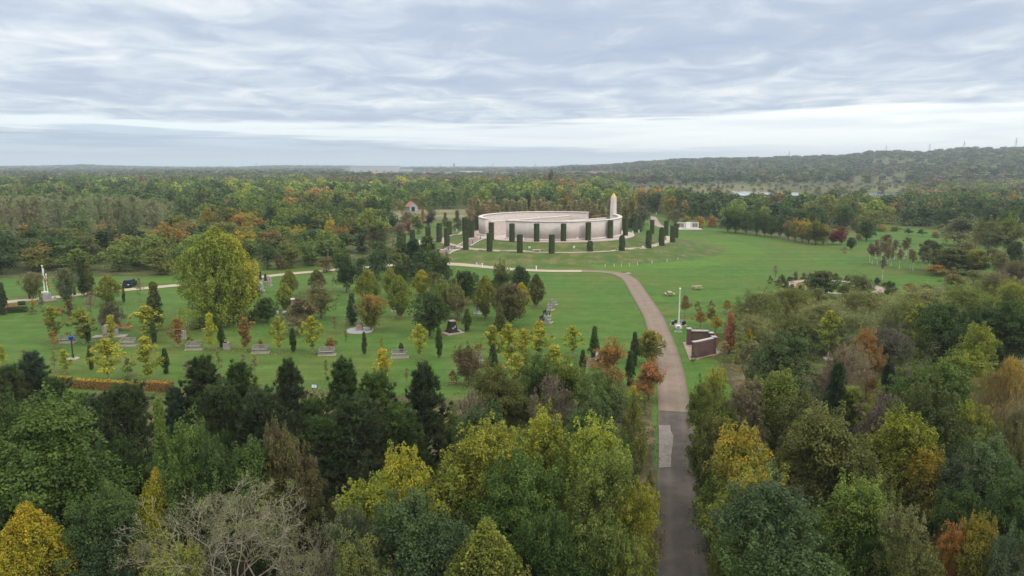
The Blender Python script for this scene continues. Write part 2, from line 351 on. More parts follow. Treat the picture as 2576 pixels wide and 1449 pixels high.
PATCHM = surf("pale_patch", (0.17, 0.148, 0.125), (0.235, 0.205, 0.175), 3, 0.9, 0.1, c3=(0.15, 0.13, 0.12), s3=1.5)
# ------------------------------------------------------------------ ground sheet
def inpoly(x, y, poly):
    r = np.zeros(np.shape(x), bool); n = len(poly); j = n - 1
    for i in range(n):
        xi, yi = poly[i]; xj, yj = poly[j]
        c = ((yi > y) != (yj > y)) & (x < (xj - xi) * (y - yi) / ((yj - yi) + 1e-9) + xi); r ^= c; j = i
    return r
def wpoly(pts): return [tuple(G(*p)[:2]) for p in pts]
LAWN = wpoly([(-120, 1010), (-120, 705), (60, 700), (200, 700), (430, 690), (640, 672), (780, 662), (930, 664), (1120, 648), (1010, 622), (990, 592), (1060, 566), (1165, 548), (1260, 530), (1560, 522),
              (1640, 538), (1700, 552), (1790, 560), (1830, 580), (1900, 590), (2000, 610), (2080, 612), (2150, 590), (2230, 566), (2400, 580), (2560, 620), (2500, 700), (2350, 720), (2250, 752), (1850, 770),
              (1800, 900), (1850, 1000), (1745, 1010), (1740, 1200), (1780, 1449), (1790, 1700), (1640, 1700), (1650, 1200), (1640, 1010), (1500, 1000), (1100, 1000), (600, 975)])
MEADOW = wpoly([(1590, 474), (1700, 468), (1800, 462), (1960, 470), (1960, 482), (1900, 486), (1780, 492), (1700, 498), (1630, 498)])
MEADOW2 = wpoly([(2170, 470), (2320, 468), (2380, 476), (2250, 482), (2180, 480)])
LAKE1 = wpoly([(1782, 485), (1850, 482.5), (1930, 483), (2010, 486.5), (2025, 492), (1960, 496.5), (1880, 495), (1800, 490)])
LAKE2 = wpoly([(2085, 486), (2160, 484.5), (2240, 485.5), (2265, 489), (2220, 492.5), (2120, 491)])
HUTC = wpoly([(985, 532), (1030, 528), (1200, 524), (1190, 548), (1000, 556)])
CLEARL = wpoly([(330, 566), (410, 556), (490, 552), (500, 572), (470, 590), (400, 600), (330, 600)])
QUARRY = wpoly([(880, 431), (1200, 427), (1450, 427.5), (1560, 434), (1440, 441), (1250, 444), (1000, 442)])
GREENB = wpoly([(1350, 488), (1400, 482), (1490, 486), (1440, 497), (1370, 500)])
def cover(x, y):
    n = len(x); c = np.tile(np.array([[0.060, 0.085, 0.028]]), (n, 1)); wr = np.full(n, 0.9)
    d = np.hypot(x, y)
    far = d > 500; c[far] = (0.05, 0.068, 0.028)
    near = (d < 95) ; c[near] = (0.065, 0.055, 0.032); wr[near] = 1.0
    m = inpoly(x, y, LAWN); c[m] = (0.060, 0.127, 0.021); wr[m] = 0.16
    e = ell(x, y, 8, 222, 41, 32, 36); m2 = (e < 1.40) & m; c[m2] = (0.062, 0.108, 0.026); wr[m2] = 0.8
    # fresh yellow green margin beyond the foot of the mound on its right hand side
    m3 = (e > 1.36) & (e < 1.62) & (x > 20) & m; c[m3] = (0.076, 0.150, 0.023); wr[m3] = 0.0
    for P, cc, ww in ((MEADOW, (0.135, 0.125, 0.060), 0.5), (MEADOW2, (0.12, 0.13, 0.055), 0.4), (HUTC, (0.22, 0.19, 0.11), 0.2), (CLEARL, (0.055, 0.15, 0.03), 0.1),
                      (QUARRY, (0.20, 0.125, 0.10), 0.3), (GREENB, (0.08, 0.16, 0.04), 0.1)):
        mm = inpoly(x, y, P); c[mm] = cc; wr[mm] = ww
    mm = (d > 2500); c[mm] = (0.055, 0.075, 0.034)
    return c, wr
def build_ground():
    rad = [0.0, 8.0]
    while rad[-1] < 7600:
        r = rad[-1]; rad.append(r * (1.0095 if 90 < r < 320 else (1.02 if r < 1200 else 1.035)))
    th = [R(a) for a in np.concatenate([np.arange(-44, 44.01, 0.28)])]
    rest = [R(a) for a in np.arange(46, 316, 6.0)]
    A = np.array(list(th) + rest); Rr = np.array(rad[1:])
    X = np.outer(Rr, np.sin(A)).ravel(); Y = np.outer(Rr, np.cos(A)).ravel(); Z = hgt(X, Y)
    nA = len(A); nR = len(Rr)
    V = np.stack([X, Y, Z], 1); V = np.vstack([V, [[0, 0, 0]]])
    i = np.arange(nR - 1)[:, None]; j = np.arange(nA)[None, :]; j2 = (j + 1) % nA
    F = np.stack([i * nA + j, i * nA + j2, (i + 1) * nA + j2, (i + 1) * nA + j], 2).reshape(-1, 4)[:, ::-1]
    k = np.arange(nA); cen = len(V) - 1
    F2 = np.stack([np.full(nA, cen), k, (k + 1) % nA, (k + 1) % nA], 1)
    C, Wr = cover(V[:, 0], V[:, 1])
    me = npmesh("ground", V, F, [ground_mat()], {'wear': Wr}, smooth=True, colors={'cover': C})
    o = link(D.objects.new("ground", me)); tag(o, kind='structure')
build_ground()
def smoothline(pts, step):
    P = [Vector(p) for p in pts]; out = []
    for i in range(len(P) - 1):
        p0 = P[max(i - 1, 0)]; p1 = P[i]; p2 = P[i + 1]; p3 = P[min(i + 2, len(P) - 1)]
        n = max(2, int((p2 - p1).length / step))
        for k in range(n):
            t = k / n; out.append(0.5 * ((2 * p1) + (p2 - p0) * t + (2 * p0 - 5 * p1 + 4 * p2 - p3) * t * t + (3 * p1 - p0 - 3 * p2 + p3) * t ** 3))
    out.append(P[-1]); return out
def ribbon(name, px, wd, mat, dz=0.06, step=1.5, world=False, kind='structure', nx=7):
    L = px if world else [G(*p) for p in px]
    L = smoothline([Vector((p[0], p[1], 0)) for p in L], step); V = []; F = []; al = []; ac = []
    for i, p in enumerate(L):
        t = (L[min(i + 1, len(L) - 1)] - L[max(i - 1, 0)]).normalized(); nrm = Vector((t.y, -t.x, 0)); ww = wd if not callable(wd) else wd(i / (len(L) - 1))
        for k in range(nx):
            s = -1 + 2 * k / (nx - 1); q = p + nrm * s * ww / 2; V.append((q.x, q.y, float(hgt(q.x, q.y)) + dz)); ac.append(s)
    for i in range(len(L) - 1):
        for k in range(nx - 1): F.append((i * nx + k, i * nx + k + 1, (i + 1) * nx + k + 1, (i + 1) * nx + k))
    me = npmesh(name, V, np.array(F)[:, ::-1], [mat], {'across': ac}); o = link(D.objects.new(name, me)); tag(o, kind=kind); return o
ROAD = [(1722, 1700), (1717, 1449), (1709, 1240), (1697, 1036), (1690, 965), (1688, 944), (1677, 894), (1666, 856), (1657, 834), (1642, 794), (1611, 744), (1588, 708), (1572, 696), (1548, 687.5), (1510, 683.5), (1463, 682)]
i_as = 4
ribbon("road", ROAD[3:], 3.35, GRAVEL, 0.06)
ribbon("asphalt_road", ROAD[:4], 3.35, ASPH, 0.055)
ribbon("path", [(1465, 682), (1400, 682), (1358, 681), (1300, 678.5), (1247, 674), (1190, 669), (1133, 665), (1060, 664), (980, 668), (880, 676), (780, 684.5), (720, 690), (640, 698.5), (540, 709), (434, 719), (380, 724),
                (310, 730), (239, 737), (147, 747), (21, 760), (-140, 778)], 3.3, PATHM, 0.05)
ribbon("terrace_path", [(1180, 584.5), (1161, 587.5), (1145, 590), (1130, 594), (1117, 600), (1114, 606), (1122, 612), (1140, 617), (1160, 621), (1179, 625), (1240, 630), (1316, 633.7), (1388, 635.5), (1478, 634.7), (1530, 632),
                        (1576, 628), (1618, 624), (1640, 619), (1660, 613.5), (1677, 608), (1684, 602), (1674, 597), (1657, 594), (1640, 590)], 1.9, PATHM, 0.07, 1.0)
ribbon("side_path", [(1040, 619), (1058, 613.5), (1078, 608.5), (1090, 604)], 2.2, PATHM, 0.06, 1.0)
ribbon("far_path", [(1625, 544.5), (1641, 546), (1648, 556), (1656, 567), (1668, 572), (1680, 575)], 3.0, PINKP, 0.08, 1.0)
# pale repaired patch on the asphalt
def flatpoly(name, px, mat, dz, kind='structure', thick=None, parent=None):
    P = [G(*p) for p in px]; n = len(P); z = [float(hgt(p.x, p.y)) for p in P]; o = MB()
    o.prism([(p.x, p.y) for p in P], [q - 0.05 for q in z], [q + dz for q in z]); ob = o.build(name, mat, parent)
    if kind: tag(ob, kind=kind)
    return ob
flatpoly("road_patch", [(1658, 1071), (1686, 1071), (1687, 1085), (1694, 1098), (1692, 1120), (1688, 1150), (1688, 1177), (1657.5, 1178)], PATCHM, 0.075)
#flatpoly("road_joint", [(1657.5, 1029), (1738, 1029), (1738.6, 1031.5), (1657.5, 1031.5)], PATCHM, 0.078)
flatpoly("verge_slab", [(1570, 688.5), (1581, 686.5), (1589, 687.5), (1578, 690)], SLAB, 0.10)
flatpoly("end_plaza", [(1671, 597), (1686, 597.5), (1687, 607), (1680, 610.5), (1668, 612)], PINKP, 0.085)
CLEARZ = wpoly([(1740, 462), (2290, 462), (2300, 486), (2290, 528), (1750, 528), (1700, 500)])
CLEARZ2 = wpoly([(1560, 466), (1760, 462), (1760, 510), (1640, 512), (1570, 500)])
QZ = wpoly([(860, 423.5), (1575, 423.5), (1575, 446), (1240, 449), (860, 445)])
# lake
def water_mat():
    m, t, out = newmat("lake_water"); L = t.links; g = N(t, 'ShaderNodeNewGeometry'); n = NOISE(t, g.outputs['Position'], 0.5, 3, 0.6)
    p = N(t, 'ShaderNodeBsdfPrincipled'); p.inputs['Base Color'].default_value = (0.03, 0.04, 0.045, 1); p.inputs['Roughness'].default_value = 0.06; p.inputs['Specular IOR Level'].default_value = 0.8
    b = N(t, 'ShaderNodeBump'); b.inputs['Strength'].default_value = 0.15; b.inputs['Distance'].default_value = 0.05; L.new(n, b.inputs['Height']); L.new(b.outputs[0], p.inputs['Normal']); L.new(p.outputs[0], out.inputs[0]); return m
WATER = water_mat()
for nm, P in (("lake", LAKE1), ("far_lake", LAKE2)):
    z = max(float(hgt(*p)) for p in P) + 0.15; o = MB(); o.prism(P, z - 0.6, z); tag(o.build(nm, WATER), kind='structure')
# ------------------------------------------------------------------ the ring memorial
CX, CY = TOPC
ZT = 4.1
def ringpt(a, r, z): return (CX + r * math.cos(R(a)), CY + r * math.sin(R(a)), z)
def disc(name, r, z0, z1, mat, parent=None, c=(CX, CY), n=96):
    o = MB(); o.lathe((c[0], c[1], 0), [(r, z0), (r, z1)], n); return o.build(name, mat, parent)
pl = disc("memorial_plaza", 25.2, 3.6, ZT + 0.10, PLAZAM, c=(CX + 0.6, CY + 0.4)); tag(pl, kind='structure')
mem = empty("ring_memorial", (CX, CY, ZT), 0, "great round roofless memorial of pale stone walls on the grass mound", "memorial")
def arcwall(name, a0, a1, r0, r1, th, zb, zt, mat, parent, n=72, cop=None):
    V = []; F = []; al = []; s = 0
    for i in range(n + 1):
        t = i / n; a = a0 + (a1 - a0) * t; r = r0(t) if callable(r0) else r0 + (r1 - r0) * t
        if i: s += math.hypot(*[q - p for p, q in zip(lastp, ringpt(a, r, 0)[:2])])
        lastp = ringpt(a, r, 0)[:2]
        for rr, z in ((r + th / 2, zb), (r + th / 2, zt), (r - th / 2, zt), (r - th / 2, zb)):
            p = ringpt(a, rr, z); V.append((p[0] - CX, p[1] - CY, p[2] - ZT)); al.append(s)
    for i in range(n):
        for k in range(4): F.append((i * 4 + k, i * 4 + (k + 1) % 4, (i + 1) * 4 + (k + 1) % 4, (i + 1) * 4 + k))
    F.append((3, 2, 1, 0)); F.append(tuple(n * 4 + k for k in range(4)))
    me = npmesh(name, V, F, [mat], {'along': al}); return link(D.objects.new(name, me), parent)
WH = 5.45
radB = lambda t: 20.4 - 0.3 * math.sin(math.pi * min(t * 1.5, 1)) + 1.0 * float(sst(0.45, 0.85, t)) + (2.6 * max(0, (t - 0.8) / 0.2) ** 1.5)
radA = lambda t: 24.6 - 3.3 * sst(0.0, 0.85, t) - 0.5 * sst(0.85, 1, t)
def wallgroup(nm, a0, a1, rad):
    wl = arcwall(nm, a0, a1, rad, None, 1.05, ZT + 0.06, ZT + WH - 0.28, WALLM, mem)
    arcwall("coping", a0 - 0.4, a1 + 0.4, rad, None, 1.30, ZT + WH - 0.28, ZT + WH, STONE, wl)
    arcwall("plinth", a0 - 0.5, a1 + 0.5, rad, None, 1.75, ZT + 0.05, ZT + 0.50, STONE, wl)
wallgroup("curved_wall", 230.5, 230.5 + 158, radB)
wallgroup("curved_wall", 56, 56 + 147, radA)
def straight(nm, p0, p1, th, h):
    p0 = Vector(p0); p1 = Vector(p1); c = (p0 + p1) / 2 - Vector((CX, CY)); L_ = (p1 - p0).length; rz = math.atan2((p1 - p0).y, (p1 - p0).x)
    V = []; al = []
    o = MB(); o.box((c.x, c.y, h / 2), (L_, th, h), rz); me = D.meshes.new(nm); me.from_pydata(o.v, [], o.f); me.materials.append(WALLM); me.update()
    a = me.attributes.new('along', 'FLOAT', 'POINT'); a.data.foreach_set('value', [((Vector(v[:2]) - (p0 - Vector((CX, CY)))).dot((p1 - p0).normalized())) for v in o.v])
    ob = link(D.objects.new(nm, me), mem); o2 = MB(); o2.box((c.x, c.y, h + 0.12), (L_ + 0.25, th + 0.25, 0.24), rz); o2.build("coping", STONE, ob); return ob
def wp(px, py): # point of a wall top at height ZT+WH
    Y = (H - (ZT + 4.3)) / math.tan(ang(py)); return (Xat(px, Y, ZT + 4.3), Y)
straight("straight_wall", wp(1233, 556.5), wp(1432, 541.5), 0.9, 4.06)
straight("straight_wall", wp(1392, 557.5), wp(1523, 547.5), 0.9, 4.06)
# stone slot in the front wall and altar in the middle
o = MB(); a = 320; p = ringpt(a, radB((a - 230.5) / 158) + 0.54, 0); o.box((p[0] - CX, p[1] - CY, 2.7), (0.06, 0.16, 4.3), R(a)); o.build("slot", DARKV, mem)
o = MB(); o.lathe((-3, -1, 0.1), [(1.5, 0), (1.4, 0.5), (1.4, 0.6)], 20); o.build("altar", STONE, mem)
# obelisk
Yo = 240.0; zo = float(hgt(Xat(1543, Yo, 10), Yo)); zo = max(zo, 3.0)
ob = empty("obelisk", (Xat(1543, Yo, 10), Yo, zo), R(38), "tall pale stone obelisk with a gilded tip behind the ring memorial", "obelisk")
zt_ = ztop(Yo, 484.5); hh = zt_ - zo; o = MB(); o.box((0, 0, (hh - 1.5) / 2), (1.68, 1.68, hh - 1.5), 0, 0.79); o.build("shaft", STONE, ob)
o = MB(); o.box((0, 0, hh - 0.75), (1.33, 1.33, 1.5), 0, 0.03); o.build("gilded_tip", GOLD, ob)
o = MB(); o.box((0, 0, 0.2), (2.6, 2.6, 0.5), 0, 1.0, 0.05); o.build("base", STONE, ob)
# stairs on the left of the mound, in two flights, with posts
def stairs(a, b, label, wdt=3.4):
    p0 = G(*a); p1 = G(*b); d = Vector((p1.x - p0.x, p1.y - p0.y)); L_ = d.length; n = int(L_ / 0.42); rz = math.atan2(d.y, d.x)
    r = empty("stone_steps", (p0.x, p0.y, p0.z), rz, label, "steps"); o = MB(); e = {-1: MB(), 1: MB()}
    for i in range(n):
        s = (i + 0.5) * L_ / n; q = p0.to_2d() + d.normalized() * s; z = float(hgt(q.x, q.y)) - p0.z + 0.12
        o.box((s, 0, z - 0.25), (L_ / n + 0.005, wdt, 0.5))
        for sd in (-1, 1): e[sd].box((s, sd * (wdt / 2 + 0.16), z - 0.2), (L_ / n + 0.004, 0.30, 0.52 + 0.02 * (i % 2)))
    o.build("treads", PINKP, r); e[-1].build("edging", STONE, r); e[1].build("edging", STONE, r)
    for sd in (-1, 1):
        for i in range(3):
            s = (0.2 + 0.3 * i) * L_; q = p0.to_2d() + d.normalized() * s; z = float(hgt(q.x, q.y)) - p0.z; h_ = MB()
            h_.tube([(s, sd * 0.5, z), (s, sd * 0.5, z + 0.95)], 0.035); h_.tube([(s - 1.0, sd * 0.5, z + 0.95 + (0.1 if True else 0)), (s + 1.0, sd * 0.5, z + 0.85)], 0.03); h_.build("handrail", BLACKP, r)
stairs((1213, 598), (1168, 618), "upper flight of pinkish steps rising to the ring memorial entrance", 3.6)
stairs((1148, 622), (1114, 638), "lower flight of pinkish steps below the ring path crossing", 3.6)
# ------------------------------------------------------------------ leaves and trees
def unit(a): return a / np.maximum(np.linalg.norm(a, axis=1, keepdims=True), 1e-6)
def leaves(rng, C, Rd, n, size, outw=0.7, up=0.35, rnd=0.6, asp=0.62, tri=False, shell=0.55, jit=0.35, hang=False, tonec=None, turn=None):
    """leaf faces over clumps; C centres, Rd radii (k,3)"""
    wts = (Rd[:, 0] * Rd[:, 1] + Rd[:, 0] * Rd[:, 2]); wts = wts / wts.sum(); k = rng.choice(len(C), n, p=wts)
    d = unit(rng.normal(size=(n, 3))); flip = (d[:, 2] < -0.15) & (rng.random(n) < 0.6); d[flip, 2] *= -1
    r = shell + (1 - shell) * rng.random(n) ** 0.7
    P = C[k] + d * Rd[k] * r[:, None]
    nr = unit(d * outw + np.array([0, 0, up]) + rng.normal(size=(n, 3)) * rnd)
    if hang: t = unit(np.array([0, 0, -1.0]) + rng.normal(size=(n, 3)) * 0.28 + d * 0.25); nr = unit(np.cross(t, rng.normal(size=(n, 3))) )
    else: t = unit(np.cross(nr, rng.normal(size=(n, 3))))
    b = np.cross(nr, t); s = size * (1 - jit + 2 * jit * rng.random(n))[:, None]; a1 = t * s; b1 = b * s * asp
    tc = rng.random(len(C)) if tonec is None else tonec
    tn = 0.55 * tc[k] + 0.45 * rng.random(n)
    tu = np.zeros(n) if turn is None else turn(P, k)
    if tri: V = np.stack([P + a1, P - a1 * 0.5 + b1, P - a1 * 0.5 - b1], 1); m = 3
    else: V = np.stack([P + a1, P + b1 + a1 * 0.1, P - a1, P - b1 + a1 * 0.1], 1); m = 4
    return V.reshape(-1, 3), np.repeat(tn, m), np.repeat(tu, m), m
PROF = {
 'round': lambda t: np.sin(np.pi * np.clip(t, 0, 1) ** 0.85) ** 0.55,
 'dome': lambda t: np.clip(1 - (np.clip(t, 0, 1)) ** 2.4, 0, 1) ** 0.55 * np.clip(0.65 + t * 2.2, 0, 1),
 'ovoid': lambda t: np.where(t < 0.34, (np.clip(t / 0.34, 0, 1)) ** 0.55, np.clip(1 - ((t - 0.34) / 0.66) ** 1.45, 0, 1) ** 0.80),
 'cone': lambda t: np.clip(1 - t, 0, 1) ** 0.85 * np.clip(0.5 + t * 4, 0, 1),
 'column': lambda t: np.clip(1 - np.clip(t, 0, 1) ** 3.2, 0, 1) ** 0.7 * np.clip(0.45 + t * 2.4, 0, 1),
 'vase': lambda t: np.clip(0.25 + 1.1 * t, 0, 1) * np.clip(1 - ((t - 0.55).clip(0) / 0.45) ** 2.2, 0, 1) ** 0.6,
}
def clumps(rng, H_, W_, z0, prof, n, cr, lob=0.18, power=0.45, flat=0.8, up=0.0, lobes=0):
    if lobes:
        # the crown is carried by separate limbs: rounded, uneven masses of foliage at different heights, with a filled middle
        Cs = []; Rs = []; hc = H_ - z0; L_ = lobes + 4
        for i in range(L_):
            if i == 0: t, rr_, a = 0.86, 0.0, 0.0
            else: t = 0.16 + 0.70 * ((i * 0.618 + 0.2 * rng.random()) % 1.0); a = i * 2.4 + rng.random() * 0.7; rr_ = W_ / 2 * float(PROF[prof](np.array(t))) * (0.42 + 0.22 * rng.random())
            R1 = W_ * (0.15 + 0.11 * rng.random()); c = np.array([math.cos(a) * rr_, math.sin(a) * rr_, min(z0 + hc * t, H_ - R1 * 1.0)]); m_ = int(n * 0.8 / L_) + 2
            d = unit(rng.normal(size=(m_, 3))); d[:, 2] = np.where(d[:, 2] < -0.3, -d[:, 2], d[:, 2]); q = R1 * (0.72 + 0.38 * rng.random(m_))[:, None]; rc = cr * (0.6 + 0.7 * rng.random(m_))
            Cs.append(c + d * q * np.array([1, 1, 1.15])); Rs.append(np.stack([rc, rc, rc * flat], 1))
        C, Rd = clumps(rng, H_ * 0.93, W_ * 0.80, z0, prof, int(n * 0.35), cr * 1.2, lob, 0.5, flat, up); Cs.append(C); Rs.append(Rd)
        C = np.vstack(Cs); Rd = np.vstack(Rs); C[:, 2] = np.maximum(C[:, 2], 0.1)
        return C, Rd
    t = rng.random(n) ** 0.9; a = rng.random(n) * 2 * np.pi
    ph = rng.random(6) * 6.28; lobf = 1 + lob * (np.sin(a * 2 + ph[0] + t * 5) * 0.5 + np.sin(a * 3 + ph[1] - t * 7) * 0.5 + np.sin(a * 5 + ph[2] + t * 11) * 0.35)
    r = W_ / 2 * PROF[prof](t) * lobf * rng.random(n) ** power
    rc = cr * (0.65 + 0.7 * rng.random(n))
    r = np.maximum(r - rc * 0.55, 0)
    C = np.stack([r * np.cos(a), r * np.sin(a), z0 + (H_ - z0) * t * (1 - cr * 0.3 / (H_ - z0))], 1)
    Rd = np.stack([rc, rc, rc * flat], 1)
    if up: Rd[:, 2] *= (1 + up)
    return C, Rd
def trunkmesh(rng, H_, z0, W_, C, r0, nl=8, lean=0.0):
    o = MB(); top = z0 + (H_ - z0) * 0.75; pts = [(0, 0, -0.4)]; rd = [r0 * 1.35]
    for i in range(1, 6):
        t = i / 5; pts.append((lean * t + rng.normal() * 0.04 * W_ * 0.15, rng.normal() * 0.04 * W_ * 0.15, top * t)); rd.append(r0 * (1 - 0.85 * t) + 0.01)
    o.tube(pts, rd, 6)
    if nl and len(C):
        for i in rng.choice(len(C), min(nl, len(C)), replace=False):
            e = C[i]; zb = max(z0 * 0.8, min(e[2] * 0.6, top * 0.8)); m_ = (e[0] * 0.45, e[1] * 0.45, zb + (e[2] - zb) * 0.62)
            o.tube([(0, 0, zb), m_, tuple(e)], [r0 * 0.42, r0 * 0.25, r0 * 0.08], 4)
    return o
TM = {}
def mk(name, seed, H_, W_, z0=0.15, prof='round', n=60, cr=0.16, leaf=9000, size=0.16, lob=0.18, power=0.45, flat=0.8, up=0.0, bark=None, r0=None, nl=8,
       tips=0, merge=False, turnmode='top', lobes=0, **kw):
    rng = np.random.default_rng(seed); z0 *= H_; cr = cr * W_
    C, Rd = clumps(rng, H_, W_, z0, prof, n, cr, lob, power, flat, up, lobes)
    if tips:   # leading shoots standing proud of the crown
        t = 0.35 + 0.62 * rng.random(tips); a = rng.random(tips) * 6.283; r = W_ / 2 * PROF[prof](t) * (0.90 + 0.16 * rng.random(tips))
        if lobes: r = r * 0
        Ct = np.stack([r * np.cos(a), r * np.sin(a), z0 + (H_ - z0) * t], 1)
        if lobes:
            kk = rng.integers(0, len(C), tips); ou = unit(C[kk] - np.array([0, 0, z0 + 0.25 * (H_ - z0)])); Ct = C[kk] + ou * Rd[kk, :1] * (1.0 + 0.5 * rng.random((tips, 1))) + np.array([0, 0, 0.3 * cr])
        rr = cr * (0.28 + 0.25 * rng.random(tips))
        Rt = np.stack([rr, rr, rr * (1.6 + 1.3 * rng.random(tips))], 1); C = np.vstack([C, Ct]); Rd = np.vstack([Rd, Rt])
    ph = rng.random(4) * 6.28
    patch = rng.random(len(C))
    def turn(P, k):
        hz = np.clip((P[:, 2] - z0) / (H_ - z0), 0, 1); pw = 0.5 * patch[k] + 0.5 * rng.random(len(k))
        return 0.55 * hz + 0.45 * pw if turnmode == 'top' else (0.30 + 0.35 * np.sin(np.arctan2(P[:, 1], P[:, 0]) - 0.0 + 0.6) * 0 + 0.62 * P[:, 0] / W_ + 0.30 * pw + 0.18 * hz)
    V, tn, tu, m = leaves(rng, C, Rd, leaf, size, turn=turn, **kw)
    F = np.arange(len(V)).reshape(-1, m)
    tr = trunkmesh(rng, H_, z0, W_, C, r0 or 0.022 * H_, nl)
    if merge:
        tv = np.array(tr.v); tf = []
        for f in tr.f:
            if len(f) == 4: tf.append(f)
        tf = np.array(tf)
        if m == 3: tf = np.vstack([tf[:, :3], tf[:, [0, 2, 3]]])
        V2 = np.vstack([V, tv]); F2 = np.vstack([F, tf + len(V)]); mi = np.r_[np.zeros(len(F)), np.ones(len(tf))]
        me = npmesh(name + "_mesh", V2, F2, [FOL, bark or BARK], {'tone': np.r_[tn, np.zeros(len(tv))], 'turn': np.r_[tu, np.zeros(len(tv))]}, mi)
        TM[name] = (me, None, H_, W_); return
    me = npmesh(name + "_crown", V, F, [FOL], {'tone': tn, 'turn': tu})
    tm = D.meshes.new(name + "_trunk"); tm.from_pydata(tr.v, [], tr.f); tm.materials.append(bark or BARK); tm.update()
    TM[name] = (me, tm, H_, W_)
def mk_pine(name, seed, H_, W_, nb=90, per=7, blades=22, size=0.2, merge=False, cone=0.8, z0f=0.12, wd=0.10):
    rng = np.random.default_rng(seed); z0 = z0f * H_; P = []; Dn = []; T = []; o = MB()
    o.tube([(0, 0, -0.4), (0, 0, H_ * 0.5), (0, 0, H_ * 0.97)], [0.02 * H_, 0.014 * H_, 0.01], 6)
    for i in range(nb):
        t = ((i + rng.random()) / nb) ** 0.9; z = z0 + (H_ - z0) * t; a = i * 2.4 + rng.normal() * 0.3; L_ = W_ / 2 * (1 - t) ** cone * (0.72 + 0.5 * rng.random()) * min(1, 0.55 + t * 3) + 0.05 * W_
        rise = 0.15 + 0.55 * t + rng.normal() * 0.08; e = np.array([math.cos(a) * L_, math.sin(a) * L_, z + L_ * rise]); b = np.array([0, 0, z]); tb = rng.random()
        if t < 0.9: o.tube([tuple(b), tuple(b + (e - b) * 0.9)], [0.006 * H_, 0.003 * H_], 4)
        for q in range(per):
            s = 0.35 + 0.68 * (q + rng.random()) / per; c = b + (e - b) * s + rng.normal(size=3) * 0.045 * W_; dirv = unit(((e - b) * 0.5 / max(L_, 0.3) + np.array([0, 0, 0.75]))[None])[0]
            P.append(np.tile(c, (blades, 1))); Dn.append(unit(dirv * 0.7 + rng.normal(size=(blades, 3)) * 0.55)); T.append(0.5 * tb + 0.35 * rng.random() + 0.15 * rng.random(blades))
    P = np.vstack(P); Dn = np.vstack(Dn); T = np.concatenate(T); n = len(P); s = size * (0.7 + 0.7 * rng.random(n))[:, None]; side = unit(np.cross(Dn, rng.normal(size=(n, 3)))) * s * wd * 2
    P = P + rng.normal(size=(n, 3)) * 0.012 * W_
    V = np.stack([P - side, P + side, P + Dn * s * 1.5], 1).reshape(-1, 3); F = np.arange(len(V)).reshape(-1, 3)
    tu = np.repeat(np.clip(0.5 * V.reshape(-1, 3, 3)[:, 0, 2] / H_ + 0.5 * T, 0, 1), 3)
    if merge:
        tv = np.array(o.v); tf = np.array([f for f in o.f if len(f) == 4]); tf = np.vstack([tf[:, :3], tf[:, [0, 2, 3]]])
        me = npmesh(name + "_mesh", np.vstack([V, tv]), np.vstack([F, tf + len(V)]), [FOL, BARK], {'tone': np.r_[np.repeat(T, 3), np.zeros(len(tv))], 'turn': np.r_[tu, np.zeros(len(tv))]}, np.r_[np.zeros(len(F)), np.ones(len(tf))])
        TM[name] = (me, None, H_, W_); return
    me = npmesh(name + "_crown", V, F, [FOL], {'tone': np.repeat(T, 3), 'turn': tu})
    tm = D.meshes.new(name + "_trunk"); tm.from_pydata(o.v, [], o.f); tm.materials.append(BARK); tm.update(); TM[name] = (me, tm, H_, W_)
